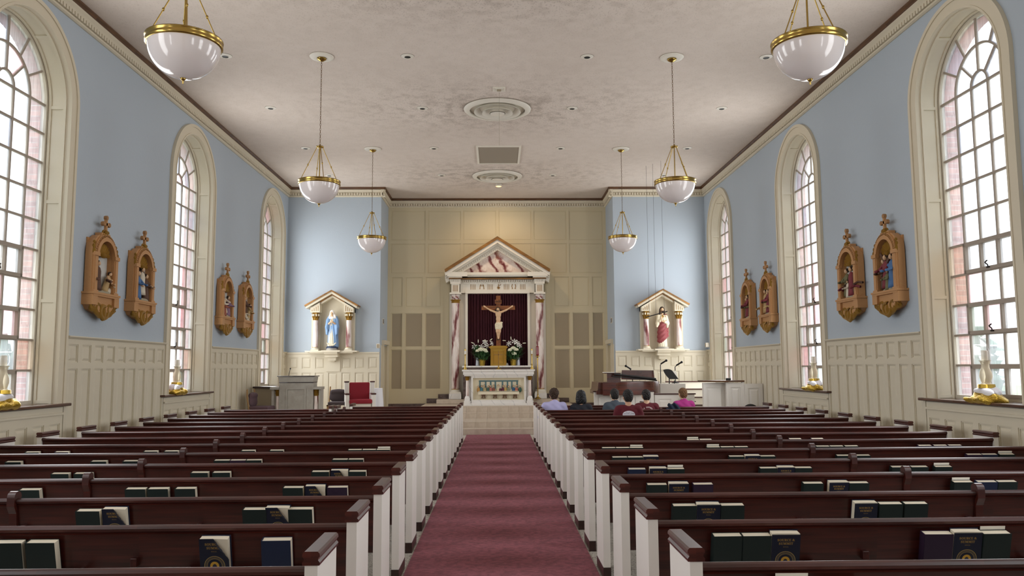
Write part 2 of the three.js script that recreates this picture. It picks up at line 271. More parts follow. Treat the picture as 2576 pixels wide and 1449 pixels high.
// front walls beside the recess, recess sides, panelled centre wall
for (const s of [-1, 1]) {
  const w = structure(s < 0 ? 'wall_front_left' : 'wall_front_right', 'pale blue front wall with panelled wainscot');
  M('plaster', BB(s * RX, s * 6, 0, CEIL, ZB - 0.25, ZB), mt.blue, w);
  M('recess_side', BB(s * RX, s * (RX + 0.25), 2.3, CEIL, ZC - 0.2, ZB - 0.25), mt.blue, w);
  M('recess_side', BB(s * RX, s * (RX + 0.25), 0, 2.3, ZC - 0.2, ZC + 0.12), mt.cream, w);
  M('recess_side', BB(s * RX, s * (RX + 0.25), 0, 2.3, ZB - 0.5, ZB - 0.25), mt.cream, w);
  const local = grp('wainscot', w, 0, 0, ZB), cx = [...Array(7).keys()].map((i) => s * (5.75 - i * 0.372)), cells = [];
  cx.forEach((x, i) => { if (i !== 3) cells.push([x - 0.135, x + 0.135, 1.63, 1.96]); cells.push([x - 0.135, x + 0.135, 0.66, 1.53]); });
  const X = [s * RX, s * 5.97].sort((a, b) => a - b);
  panelling(local, X[0], X[1], 0.44, 2.07, cells, mt.wains);
  M('cap_moulding', BB(X[0], X[1], 2.06, 2.10, 0, 0.06), mt.wains, local);
  M('bracket_panel', BB(s * 4.634 - 0.2, s * 4.634 + 0.2, 1.56, 2.06, 0.03, 0.06), mt.wains, local);
  M('baseboard', join(BB(X[0], X[1], 0.5, 0.6, 0.03, 0.045)), mt.wains, local); M('marble_baseboard', BB(X[0], X[1], 0.42, 0.52, 0.03, 0.055), mt.darkmarble, local);
  const d = structure(s < 0 ? 'door_1' : 'door_2', 'narrow cream sacristy door in the recess side'); d.position.set(s * RX, 0.44, (ZB - 0.5 + ZC + 0.12) / 2); d.rotation.y = -s * PI / 2;
  M('door_leaf', join(B(0.95, 1.86, 0.05, 0, 0.93, -0.1)), mt.beige, d); M('door_casing', join(B(0.1, 1.95, 0.06, -0.5, 0.97, 0.03), B(0.1, 1.95, 0.06, 0.5, 0.97, 0.03), B(1.16, 0.12, 0.09, 0, 1.95, 0.035)), mt.cream, d);
}
const wc = structure('wall_centre', 'beige panelled wall behind the altar');
{
  const local = grp('panelling', wc, 0, 0, ZC);
  const cols = [[-3.26, -2.2], [-2.13, -1.11], [-1.05, -0.03], [0.03, 1.05], [1.11, 2.13], [2.2, 3.26]], cells = [];
  for (const [a, b] of cols) cells.push([a, b, 5.52, 6.45], [a, b, 4.50, 5.43]);
  const lows = [[1.72, 2.19], [2.28, 2.80], [2.89, 3.22]];
  for (const [a, b] of lows) for (const q of [[a, b], [-b, -a]]) cells.push([q[0], q[1], 3.48, 4.40]);
  panelling(local, -RX, RX, 3.40, 6.56, cells, mt.beige, { d: 0.008, bev: 0.012 });
  const low = []; for (const [a, b] of lows) for (const q of [[a, b], [-b, -a]]) low.push([q[0], q[1], 2.27, 3.30], [q[0], q[1], 1.0, 2.20]);
  const sl = grp('screens', wc, 0, 0, ZC); panelling(sl, -RX, RX, 0.4, 3.40, low, mt.beige, { fieldMat: mt.screen, t: 0.035, d: 0.006, bev: 0.004 });
  for (const s of [-1, 1]) { M('pilaster', join(B(0.2, 3.5, 0.03, s * 1.53, 2.65, 0.045), B(0.12, 3.3, 0.015, s * 1.53, 2.7, 0.065)), mt.beige, local); }
  for (const s of [-1, 1]) M('marble_baseboard', join(BB(s * 2.13, s * RX, 0.44, 0.58, 0.03, 0.075), BB(s * 1.79, s * 2.135, 0.58, 0.73, 0.03, 0.075), BB(s * 1.36, s * 1.795, 0.72, 0.86, 0.03, 0.075)), mt.darkmarble, local);
  M('wall_body', BB(-RX - 0.3, RX + 0.3, 0, CEIL, ZC - 0.25, ZC), mt.beige, wc);
}
// cornices with dentils
const COR = { top: [[0, 6.82], [0.13, 6.82], [0.125, 6.80], [0.10, 6.775], [0.095, 6.75], [0, 6.75]], cream: [[0, 6.75], [0.095, 6.75], [0.09, 6.73], [0.07, 6.70], [0.055, 6.672], [0.055, 6.66], [0.035, 6.66], [0.035, 6.585], [0.05, 6.585], [0.045, 6.56], [0.02, 6.545], [0, 6.545]] };
const dentilGeo = B(0.042, 0.062, 0.054, 0.056, 6.622, 0);
[[0, -6, -22.6, 28.6, 'blue side wall'], [PI, 6, 6, 28.6, 'blue side wall'], [-PI / 2, -RX + 0.12, ZB, 2.78, 'front wall'], [-PI / 2, 6, ZB, 2.78, 'front wall'], [0, -RX, ZC, 1.67, 'recess side'], [PI, RX, ZB + 0.12, 1.67, 'recess side'], [-PI / 2, RX, ZC, 6.68, 'centre wall']].forEach(([a, x, z, L, at], i) => {
  const g = structure('trim_' + (i + 1), 'cream dentil cornice with brown top edge along the ' + at); g.position.set(x, 0, z); g.rotation.y = a;
  M('crown', ext(COR.top, L), mt.brownwood, g); M('cornice', ext(COR.cream, L), mt.cream, g);
  const far = [];
  for (let k = 0; (k + 1) * 0.076 < L; k++) { const l = (k + 0.5) * 0.076, wz = i === 0 ? -22.6 + l : i === 1 ? 6 - l : -99; if (wz > -14.5 && wz < -8.2) M('dentil', dentilGeo, mt.cream, g).position.z = l; else if (wz < -8) far.push(dentilGeo.clone().translate(0, 0, l)); }
  if (far.length) stuff(M('dentil_row', join(far), mt.cream, g));
});

// sanctuary steps and platforms in pale marble, tile by tile where the aisle shows them
const steps = structure('sanctuary_steps', 'pale marble steps rising from the aisle to the altar');
{
  const lv = [[-19.76, 0.145, 6], [-20.2, 0.29, 6], [-21.55, 0.44, 6], [-21.83, 0.60, 2.13], [-23.35, 0.73, 1.79]];
  lv.forEach(([z, y, hw], i) => M('step', BB(-hw, hw, i ? lv[i - 1][1] : -0.1, y - 0.006, ZC, z - 0.006), mt.stone, steps));
  const tw = 0.286, n = 8;
  lv.slice(0, 4).forEach(([z, y], i) => {
    const y0 = i ? lv[i - 1][1] : 0, zn = i < 3 ? lv[i + 1][0] : -22.2, rows = Math.max(1, Math.round((z - zn) / 0.45)), td = (z - zn) / rows;
    const rg = B(tw - 0.004, y - y0 - 0.004, 0.012), tg = B(tw - 0.004, 0.008, td - 0.004);
    for (let k = 0; k < n; k++) {
      const x = (k - n / 2 + 0.5) * tw;
      M('riser_tile', rg, mt.stone, steps).position.set(x, (y + y0) / 2, z);
      for (let r = 0; r < rows; r++) M('tread_tile', tg, mt.stone, steps).position.set(x, y - 0.002, z - (r + 0.5) * td);
    }
  });
  for (const s of [-1, 1]) M('side_platform', BB(s * 3.45, s * 6, 0, 0.29, -19.75, -17.65), mt.stone, steps);
}

// ---------- ceiling fittings ----------
function pendant(x, z, label) {
  const t = thing('pendant_lamp', label, 'lamp', x, 0, z, 0, 'white bowl pendant lamps');
  const bowl = []; for (let i = 0; i <= 16; i++) { const a = i / 16 * PI / 2; bowl.push([Math.max(0.001, 0.325 * Math.sin(a)), 4.655 - 0.33 * Math.cos(a)]); }
  M('bowl', keep('bowl', () => lathe(bowl, 40)), mt.opal, t);
  M('rim_band', keep('rim', () => lathe([[0.30, 4.63], [0.325, 4.63], [0.342, 4.638], [0.342, 4.66], [0.334, 4.665], [0.336, 4.685], [0.345, 4.69], [0.345, 4.70], [0.30, 4.70], [0.30, 4.63]], 40)), mt.brass, t);
  M('finial', keep('finial', () => lathe([[0.001, 4.27], [0.008, 4.28], [0.006, 4.295], [0.012, 4.305], [0.022, 4.315], [0.03, 4.33], [0.001, 4.335]], 14)), mt.brass, t);
  for (let i = 0; i < 4; i++) {
    const a = PI / 4 + 0.35 + i * PI / 2, c = Math.cos(a), s = Math.sin(a);
    M('rod', keep('rod' + i, () => join(rod([0.31 * c, 4.69, 0.31 * s], [0.045 * c, 5.27, 0.045 * s], 0.006, 8), sph(0.013, 0.19 * c, 4.955, 0.19 * s, 1, 1.5, 1, 8))), mt.brass, t);
  }
  M('stem', keep('stem', () => cyl(0.009, 0.009, 0.95, 0, 4.33, 0, 10)), mt.brass, t);
  M('top_disc', keep('disc', () => lathe([[0.001, 5.255], [0.05, 5.26], [0.062, 5.27], [0.06, 5.285], [0.02, 5.295], [0.008, 5.32], [0.001, 5.32]], 20)), mt.brass, t);
  M('chain', keep('chain', () => { const l = []; for (let i = 0; i < 36; i++) l.push(new THREE.TorusGeometry(0.013, 0.0035, 5, 10).scale(0.75, 1.55, 1).rotateY(i % 2 ? PI / 2 : 0).translate(0, 5.335 + i * 0.0395, 0)); return join(l); }), mt.chain, t);
  M('ceiling_cup', keep('cup', () => lathe([[0.001, 6.73], [0.03, 6.735], [0.075, 6.765], [0.08, 6.785], [0.001, 6.79]], 20)), mt.brass, t);
  M('ceiling_plate', keep('plate', () => lathe([[0.001, 6.785], [0.14, 6.785], [0.19, 6.795], [0.2, 6.81], [0.2, 6.82], [0.001, 6.82]], 32)), mt.trimwhite, t);
}
pendant(-2.93, -7.2, 'white glass bowl pendant, largest one at the top near the tall left window');
pendant(2.93, -7.2, 'white glass bowl pendant, largest one at the top near the tall right window');
pendant(-2.93, -12.86, 'white glass bowl pendant, middle-sized, hanging before the left front wall');
pendant(2.93, -12.86, 'white glass bowl pendant, middle-sized, hanging before the right front wall');
pendant(-2.95, -18.48, 'white glass bowl pendant, smallest one, above the shrine of the blue statue');
pendant(2.95, -18.48, 'white glass bowl pendant, smallest one, beside the shrine of the red statue');
{
  const ring = lathe([[0.052, 6.80], [0.06, 6.808], [0.105, 6.812], [0.112, 6.82], [0.05, 6.82], [0.052, 6.80]], 24), hole = cyl(0.052, 0.052, 0.012, 0, 6.806, 0, 20);
  const across = ['far left', 'inner left', 'inner right', 'far right'], rows = ['nearest', 'second', 'third', 'farthest'];
  [-12.84, -15.5, -18.42, -21.08].forEach((z, r) => [-4.52, -1.5, 1.5, 4.52].forEach((x, c) => {
    const t = thing('downlight', `round recessed downlight, ${across[c]} one in the ${rows[r]} ceiling row`, 'light', x, 0, z, 0, 'recessed ceiling downlights');
    M('trim_ring', ring, mt.trimwhite, t); M('dark_baffle', hole, mt.black, t);
  }));
}
[[-15.55, 'large round white ceiling air diffuser, the nearer one with wire before it'], [-21.15, 'large round white ceiling air diffuser, the farther one above the spotlight']].forEach(([z, label]) => {
  const t = thing('air_diffuser', label, 'vent', 0, 0, z, 0, 'round ceiling diffusers');
  M('flange', lathe([[0.56, 6.76], [0.60, 6.755], [0.67, 6.79], [0.68, 6.82], [0.55, 6.82], [0.56, 6.76]], 48), mt.trimwhite, t);
  M('throat', lathe([[0.001, 6.815], [0.57, 6.815], [0.57, 6.78]], 48), mt.trimwhite, t);
  [[0.47, 6.74], [0.31, 6.72], [0.16, 6.70]].forEach(([r, y], i) => M('cone', i < 2 ? lathe([[r - 0.11, y + 0.07], [r - 0.035, y + 0.035], [r, y], [r, y + 0.012], [r - 0.03, y + 0.05], [r - 0.1, y + 0.08]], 40) : lathe([[0.001, y - 0.004], [r * 0.8, y], [r, y + 0.02], [0.001, y + 0.03]], 32), mt.trimwhite, t));
});
{ const t = thing('return_grille', 'square perforated beige ceiling grille between two round diffusers', 'vent', 0.03, 0, -19.0);
  M('grille_frame', join(BB(-0.53, 0.53, 6.79, 6.82, -0.8, -0.75), BB(-0.53, 0.53, 6.79, 6.82, 0.75, 0.8), BB(-0.53, -0.48, 6.79, 6.82, -0.75, 0.75), BB(0.48, 0.53, 6.79, 6.82, -0.75, 0.75)), mt.trimwhite, t);
  M('perforated_sheet', BB(-0.48, 0.48, 6.80, 6.81, -0.75, 0.75), new THREE.MeshStandardMaterial({ color: C('#b9ab97'), roughness: 0.8, map: T.grille }), t); }
{ const t = thing('ceiling_pull', 'small square ceiling plate with a thin wire hanging from it', 'fixture', 0.03, 0, -14.4);
  M('plate', join(B(0.24, 0.012, 0.24, 0, 6.814, 0), B(0.15, 0.012, 0.15, 0, 6.804, 0)), mt.trimwhite, t); M('socket', B(0.08, 0.02, 0.07, 0, 6.79, 0), mt.screen, t); M('wire', cyl(0.0025, 0.0025, 1.05, 0, 5.74, 0, 6), mt.screen, t); }
// the one lit spotlight over the altar
{ const t = thing('spotlight', 'small glowing warm spotlight on the ceiling before the altar', 'light', 0.04, 0, -22.1);
  M('housing', lathe([[0.085, 6.74], [0.09, 6.745], [0.09, 6.82], [0.001, 6.82]], 20), mt.trimwhite, t);
  M('lamp_bulb', lathe([[0.001, 6.728], [0.05, 6.732], [0.08, 6.75], [0.001, 6.755]], 20), new THREE.MeshStandardMaterial({ color: C('#ffd9a0'), emissive: C('#ffcf8a'), emissiveIntensity: 1.0 }), t);
  const l = new THREE.SpotLight(C('#ffdcae'), 4.0, 9, 0.95, 0.8, 2); l.position.set(0.04, 6.70, -22.1); l.target.position.set(0, 4.4, -24.1); l.castShadow = true; l.shadow.radius = 3; l.name = 'spotlight_lamp'; scene.add(l, l.target); }
{ const t = thing('hanging_microphone', 'slim grey choir microphone bar hung on three thin ceiling wires', 'microphone', 3.98, 0, -19.9);
  [[-0.13, -0.2], [0, 0], [0.15, 0.3]].forEach(([x, z]) => M('wire', cyl(0.003, 0.003, 6.82 - 2.95, x, 2.95, z, 5), mt.graycloth, t)); M('bar', rod([-0.2, 2.9, -0.3], [0.2, 3.0, 0.4], 0.012), mt.blackmetal, t); }

// ---------- pews ----------
const PZ = (k) => -7.30 - 0.951 * k, AISLE = 0.795, PEWEND = 5.76;
const endPanel = join(BB(-0.0275, 0.0275, 0.085, 0.812, -0.40, 0));
const endBase = BB(-0.03, 0.03, 0, 0.09, -0.405, 0.004);
const endCap = (() => { const s = shp([[-0.036, 0.808], [0.036, 0.808], [0.038, 0.82], [0.03, 0.83], [0.031, 0.838], [0.038, 0.846], [0.036, 0.858], [0.028, 0.866], [-0.028, 0.866], [-0.036, 0.858], [-0.038, 0.846], [-0.031, 0.838], [-0.03, 0.83], [-0.038, 0.82]]); return tr(ext(s, 0.40), 0, 0, -0.395); })();
const turned = (g) => uvm(g.rotateY(-PI / 2));
const alongX = (pts, L) => { const g = ext(pts, L).rotateY(PI / 2); const uv = g.attributes.uv, p = g.attributes.position, n = g.attributes.normal; for (let i = 0; i < p.count; i++) if (Math.abs(n.getX(i)) < 0.5) uv.setXY(i, p.getX(i), p.getY(i) + p.getZ(i)); return g; };   // section given as [-z, y]; runs along +x
const railSec = [[0.012, 0.755], [0.022, 0.762], [0.004, 0.772], [0.0, 0.785], [0.006, 0.797], [0.02, 0.803], [0.038, 0.80], [0.05, 0.788], [0.052, 0.765], [0.045, 0.752]].map(([a, b]) => [a, b - 0.003]);
const backSec = [[0.022, 0.757], [0.046, 0.757], [0.112, 0.43], [0.088, 0.43]];
const shelfGeo = join(BB(-0.32, 0.32, 0.49, 0.505, -0.085, 0.03), BB(-0.32, 0.32, 0.505, 0.53, 0.018, 0.03), BB(-0.32, -0.305, 0.47, 0.57, -0.08, 0.03), BB(0.305, 0.32, 0.47, 0.57, -0.08, 0.03));
const dividerGeo = (() => { const s = new THREE.Shape(); s.moveTo(0.13, 0.05); s.lineTo(0.13, 0.3); s.lineTo(0.085, 0.5); s.lineTo(0.075, 0.8); s.absarc(0.04, 0.805, 0.04, 0, PI, false); s.lineTo(0.0, 0.75); s.lineTo(0.03, 0.7); s.lineTo(0.05, 0.5); s.lineTo(0.07, 0.05); s.closePath(); return ext(s, 0.05, { curveSegments: 10 }).rotateY(PI / 2).translate(-0.025, 0, 0.012); })();
const pegGeo = RB(0.035, 0.05, 0.05, 0.006, 0, 0.60, -0.04);
const rackX = [1.4, 2.6, 3.8, 5.05];
const ordinal = ['first', 'second', 'third', 'fourth', 'fifth', 'sixth', 'seventh', 'eighth', 'ninth', 'tenth', 'eleventh', 'twelfth', 'thirteenth', 'fourteenth', 'fifteenth', 'sixteenth', 'seventeenth', 'eighteenth'];
function pew(s, k, x0, x1, label) {        // x0, x1: distances of its two ends from the middle of the aisle
  const t = thing('pew', label, 'pew', 0, 0, PZ(k), 0, 'church pews'), L = x1 - x0 - 0.06, left = s < 0 ? -x1 + 0.03 : x0 + 0.03, key = L.toFixed(2);
  const back = M('back', keep('pback' + key, () => alongX(backSec, L)), mt.wood, t); back.position.x = left;
  M('top_rail', keep('prail' + key, () => alongX(railSec, L)), mt.rail, t).position.x = left;
  M('seat', keep('pseat' + key, () => RB(L, 0.035, 0.40, 0.01, L / 2, 0.425, -0.30)), mt.wood, t).position.x = left;
  for (const x of [x0 + 0.0275, x1 - 0.0275]) {
    const e = M('end_panel', endPanel, mt.white, t); e.position.x = s * x; M('cap', endCap, mt.wood, e); M('base_block', endBase, mt.darkwood, e);
  }
  for (const x of rackX) if (x - 0.33 > x0 && x + 0.33 < x1) M('book_rack', shelfGeo, mt.wood, t).position.x = s * x;
  for (const x of [2.0, 3.15]) if (x < x1 && x > x0) M('cup_holder', pegGeo, mt.wood, t).position.x = s * x;
  if (x1 > 3.6) M('divider', dividerGeo, mt.wood, t).position.x = s * 3.22;
  return t;
}
for (const s of [-1, 1]) for (let k = -5; k <= 11; k++) {
  const side = s < 0 ? 'left' : 'right', nth = ordinal[11 - k];
  if (s < 0 && k === 10) { pew(s, k, AISLE, 3.42, 'short dark wooden pew by the aisle in the second row, left'); pew(s, k, 3.48, PEWEND, 'short dark wooden pew by the wall in the second row, left'); continue; }
  pew(s, k, AISLE, k === 11 ? 3.27 : PEWEND, `dark wooden pew with white ends, ${nth} row back from the altar steps on the ${side}`);
}
// ---------- hymnals in the racks ----------
function coverPrint() {
  const c = document.createElement('canvas'); c.width = 256; c.height = 384; const x = c.getContext('2d');
  x.fillStyle = '#0f152b'; x.fillRect(0, 0, 256, 384); x.fillStyle = '#b08a3e'; x.textAlign = 'center'; x.font = 'bold 30px serif'; x.fillText('SOURCE &', 128, 62); x.fillText('SUMMIT', 128, 96);
  x.font = '14px serif'; x.fillText('MISSAL', 128, 122);
  x.strokeStyle = '#a88f55'; for (const [r, w] of [[88, 6], [76, 3], [66, 4]]) { x.lineWidth = w; x.beginPath(); x.arc(128, 250, r, PI, 0); x.lineTo(128 + r, 384); x.moveTo(128 - r, 250); x.lineTo(128 - r, 384); x.stroke(); }
  x.fillStyle = '#c79a35'; x.beginPath(); x.arc(128, 250, 40, 0, 7); x.fill(); x.fillStyle = '#2a2a3c'; x.beginPath(); x.ellipse(128, 262, 20, 30, 0, 0, 7); x.fill(); x.fillStyle = '#3b3146'; x.fillRect(92, 285, 72, 99); x.fillStyle = '#c79a35'; x.fillRect(84, 300, 12, 84); x.fillRect(160, 300, 12, 84);
  const t = new THREE.CanvasTexture(c); t.colorSpace = THREE.SRGBColorSpace; return t;
}
const printMat = new THREE.MeshStandardMaterial({ map: coverPrint(), roughness: 0.45 });
const hardCover = join(B(0.155, 0.222, 0.004, 0, 0.111, 0.025), B(0.155, 0.222, 0.004, 0, 0.111, -0.025), B(0.004, 0.222, 0.05, -0.0775, 0.111, 0));
const hardPages = B(0.150, 0.216, 0.046, 0.001, 0.111, 0);
const softPages = (() => { const s = new THREE.Shape(); s.moveTo(-0.076, -0.02); s.quadraticCurveTo(0, -0.014, 0.076, -0.022); s.lineTo(0.072, 0.018); s.quadraticCurveTo(0, 0.022, -0.076, 0.02); s.closePath(); return ext(s, 0.232, { curveSegments: 8 }).rotateX(-PI / 2); })();
const softCover = (() => {          // limp cover with its free upper corner curled
  const g = new THREE.PlaneGeometry(0.156, 0.236, 10, 12).translate(0, 0.118, 0), p = g.attributes.position;
  for (let i = 0; i < p.count; i++) { const u = (p.getX(i) + 0.078) / 0.156, v = p.getY(i) / 0.236, d = Math.max(0, u + v - 1.52); p.setZ(i, 0.0245 + d * 0.05); p.setX(i, p.getX(i) - d * 0.10); p.setY(i, p.getY(i) - d * 0.085); }
  g.computeVertexNormals(); return g;
})();
const flatCover = new THREE.PlaneGeometry(0.156, 0.228).translate(0, 0.114, 0.0245);
const softBack = B(0.156, 0.236, 0.003, 0, 0.118, -0.023);
const paperGeo = B(0.14, 0.215, 0.003, 0, 0.108, 0);
const BOOKS = {
  '-1': { '-3': [-2.65, -2.47, -1.55, -1.22], '-2': [-2.7, -2.53, -1.62, -1.47, -1.32], '-1': [-3.63, -2.82, -2.65, -2.44, -1.61, -1.44, -1.27], 0: [-3.91, -3.71, -2.68, -2.49, -1.61, -1.44, -1.28], 1: [-4.89, -4.04, -3.72, -2.81, -2.65, -2.49, -1.62, -1.46], 2: [-5.25, -4.92, -3.93, -3.7, -2.84, -2.52, -1.64, -1.48, -1.32] },
  1: { '-4': [1.23, 1.45], '-3': [1.22, 1.38, 1.54, 2.38, 2.54, 2.7], '-2': [1.21, 1.37, 1.53, 2.42, 2.59, 2.76], '-1': [1.22, 1.39, 1.58, 2.45, 2.65, 2.81, 3.64, 3.83, 3.99], 0: [1.23, 1.42, 1.58, 2.42, 2.58, 2.74, 3.62, 3.8, 4.02], 1: [1.22, 1.38, 1.54, 2.42, 2.58, 2.74, 3.53, 3.72, 4.88, 5.04, 5.22], 2: [1.24, 1.4, 1.56, 2.44, 2.6, 2.76, 3.70, 3.86, 4.03, 4.88, 5.06, 5.23], 3: [2.44, 2.6, 3.74, 4.02] },
};
// which ones wear the printed limp cover: side, row, place counted from the aisle
const PRINTED = new Set(['-1,-3,1', '-1,-2,1', '-1,-2,3', '-1,-1,1', '1,-3,2', '1,-3,4', '1,-2,1', '1,-1,1', '1,0,1', '1,-1,4', '-1,0,1', '1,0,4', '1,1,2', '1,-2,3', '1,1,4']);
for (const s of [-1, 1]) for (const [ks, xs] of Object.entries(BOOKS[s])) {
  const k = +ks, list = [...xs].sort((a, b) => Math.abs(a) - Math.abs(b));
  list.forEach((x, i) => {
    const printed = PRINTED.has([s, k, i].join()), h = hash(k + 9, i, s + 5), blue = !printed && h > 0.95;
    const where = `${ordinal[i]} from the aisle in ${ordinal[k + 4]} pew from camera, ${s < 0 ? 'left' : 'right'}`;
    const t = thing(printed ? 'missal' : 'hymnal', printed ? `limp navy missal with gold print, ${where}` : blue ? `blue-bound hymnal, ${where}` : `dark green hymnal, ${where}`, 'book', x, 0.513, PZ(k) - 0.03, rr(-0.03, 0.03) , 'hymn books in the pew racks');
    t.rotation.order = 'YXZ'; t.rotation.x = 0.24;
    if (printed) { M('cover', s < 0 && i % 2 ? softCover : flatCover, printMat, t); M('pages', softPages, mt.pages, t); M('back_cover', softBack, mt.coverBlue, t); }
    else { M('cover', hardCover, blue ? mt.coverBlue : h < 0.12 ? mt.coverPlum : mt.coverGreen, t); M('pages', hardPages, mt.pages, t); if (h > 0.55 && h < 0.7) { const p = M('loose_leaflet', paperGeo, mt.paper, t); p.position.set(0.004, 0.026, -0.0295); } }
  });
}

// ---------- smooth bodies: joined distance fields meshed with surface nets ----------
function dist(p, q) {
  if (q.r3) { const x = (p[0] - q.c[0]) / q.r3[0], y = (p[1] - q.c[1]) / q.r3[1], z = (p[2] - q.c[2]) / q.r3[2], k = Math.sqrt(x * x + y * y + z * z); return (k - 1) * Math.min(...q.r3) * (k > 0 ? 1 : 1); }
  const { a, b } = q, bx = b[0] - a[0], by = b[1] - a[1], bz = b[2] - a[2], L = bx * bx + by * by + bz * bz || 1e-9;
  let h = ((p[0] - a[0]) * bx + (p[1] - a[1]) * by + (p[2] - a[2]) * bz) / L; h = h < 0 ? 0 : h > 1 ? 1 : h;
  const sx = q.sx ?? 1, sz = q.sz ?? 1, dx = (p[0] - a[0] - bx * h) / sx, dy = p[1] - a[1] - by * h, dz = (p[2] - a[2] - bz * h) / sz;
  return Math.sqrt(dx * dx + dy * dy + dz * dz) - (q.r + (q.s - q.r) * h);
}
const cap = (a, b, r, s = r, o = {}) => ({ a, b, r, s, ...o }), ell = (c, r3, o = {}) => ({ c, r3, ...o });
function body(prims, cell = 0.012, k = 0.02, disp) {
  const lo = [1e9, 1e9, 1e9], hi = [-1e9, -1e9, -1e9];
  for (const q of prims) if (!q.cut) for (const [c, r] of q.r3 ? [[q.c, q.r3]] : [[q.a, [q.r * (q.sx ?? 1), q.r, q.r * (q.sz ?? 1)]], [q.b, [q.s * (q.sx ?? 1), q.s, q.s * (q.sz ?? 1)]]]) for (let i = 0; i < 3; i++) { lo[i] = Math.min(lo[i], c[i] - r[i] - 2.5 * cell - k * 0.5); hi[i] = Math.max(hi[i], c[i] + r[i] + 2.5 * cell + k * 0.5); }
  const f = (p) => {
    let d = 1e3;
    for (const q of prims) if (!q.cut) { const e = dist(p, q), h = Math.max(k - Math.abs(d - e), 0) / k; d = Math.min(d, e) - h * h * k * 0.25; }
    if (disp) d += disp(p);
    for (const q of prims) if (q.cut) d = Math.max(d, -(q.plane ? q.plane(p) : dist(p, q)));
    return d;
  };
  const n = lo.map((v, i) => Math.ceil((hi[i] - v) / cell) + 1), [nx, ny, nz] = n, val = new Float32Array(nx * ny * nz), id = (x, y, z) => (z * ny + y) * nx + x;
  for (let z = 0; z < nz; z++) for (let y = 0; y < ny; y++) for (let x = 0; x < nx; x++) val[id(x, y, z)] = f([lo[0] + x * cell, lo[1] + y * cell, lo[2] + z * cell]);
  const vid = new Int32Array(nx * ny * nz).fill(-1), pos = [], idx = [];
  const C8 = [[0, 0, 0], [1, 0, 0], [0, 1, 0], [1, 1, 0], [0, 0, 1], [1, 0, 1], [0, 1, 1], [1, 1, 1]], E12 = [[0, 1], [2, 3], [4, 5], [6, 7], [0, 2], [1, 3], [4, 6], [5, 7], [0, 4], [1, 5], [2, 6], [3, 7]];
  for (let z = 0; z < nz - 1; z++) for (let y = 0; y < ny - 1; y++) for (let x = 0; x < nx - 1; x++) {
    let m = 0; const v = C8.map(([a, b, c], i) => { const q = val[id(x + a, y + b, z + c)]; if (q < 0) m |= 1 << i; return q; });
    if (m === 0 || m === 255) continue;
    let sx = 0, sy = 0, sz = 0, c = 0;
    for (const [i, j] of E12) if (((m >> i) ^ (m >> j)) & 1) { const t = v[i] / (v[i] - v[j]), a = C8[i], b = C8[j]; sx += a[0] + (b[0] - a[0]) * t; sy += a[1] + (b[1] - a[1]) * t; sz += a[2] + (b[2] - a[2]) * t; c++; }
    vid[id(x, y, z)] = pos.length / 3; pos.push(lo[0] + (x + sx / c) * cell, lo[1] + (y + sy / c) * cell, lo[2] + (z + sz / c) * cell);
  }
  for (let z = 1; z < nz - 1; z++) for (let y = 1; y < ny - 1; y++) for (let x = 1; x < nx - 1; x++) {
    const s0 = val[id(x, y, z)] < 0, quad = (a, b, c, d, flip) => { if (flip) idx.push(a, c, b, a, d, c); else idx.push(a, b, c, a, c, d); };
    if (s0 !== val[id(x + 1, y, z)] < 0) quad(vid[id(x, y - 1, z - 1)], vid[id(x, y, z - 1)], vid[id(x, y, z)], vid[id(x, y - 1, z)], !s0);
    if (s0 !== val[id(x, y + 1, z)] < 0) quad(vid[id(x - 1, y, z - 1)], vid[id(x - 1, y, z)], vid[id(x, y, z)], vid[id(x, y, z - 1)], !s0);
    if (s0 !== val[id(x, y, z + 1)] < 0) quad(vid[id(x - 1, y - 1, z)], vid[id(x, y - 1, z)], vid[id(x, y, z)], vid[id(x - 1, y, z)], !s0);
  }
  const nor = new Float32Array(pos.length), e = cell * 0.5;
  for (let i = 0; i < pos.length; i += 3) { const p = [pos[i], pos[i + 1], pos[i + 2]], g = [0, 1, 2].map((a) => { const u = [...p], w = [...p]; u[a] += e; w[a] -= e; return f(u) - f(w); }), l = Math.hypot(...g) || 1; nor[i] = g[0] / l; nor[i + 1] = g[1] / l; nor[i + 2] = g[2] / l; }
  const g = new THREE.BufferGeometry(); g.setAttribute('position', new THREE.BufferAttribute(new Float32Array(pos), 3)); g.setAttribute('normal', new THREE.BufferAttribute(nor, 3)); g.setIndex(idx);
  return uvm(g);
}
const mir = (l) => l.flatMap((q) => q.both ? [q, q.r3 ? { ...q, c: [-q.c[0], q.c[1], q.c[2]] } : { ...q, a: [-q.a[0], q.a[1], q.a[2]], b: [-q.b[0], q.b[1], q.b[2]] }] : [q]);
const both = { both: 1 };
function hand(s) {                   // palm with four unequal bent fingers and a thumb; fingers run along -z, palm down
  const l = [ell([0, 0, -0.045], [0.038, 0.014, 0.05])];
  [[-0.027, 0.062], [-0.009, 0.074], [0.009, 0.07], [0.026, 0.055]].forEach(([x, L]) => l.push(cap([x, 0.002, -0.085], [x * 1.1, 0.0, -0.085 - L * 0.5], 0.0088, 0.008), cap([x * 1.1, 0, -0.085 - L * 0.5], [x * 1.12, -0.016, -0.085 - L], 0.008, 0.0068)));
  l.push(cap([s * 0.032, -0.002, -0.03], [s * 0.058, -0.006, -0.062], 0.011, 0.0095), cap([s * 0.058, -0.006, -0.062], [s * 0.06, -0.012, -0.092], 0.0095, 0.008));
  return body(l, 0.004, 0.006);
}
const smooth = (g) => plain(g);

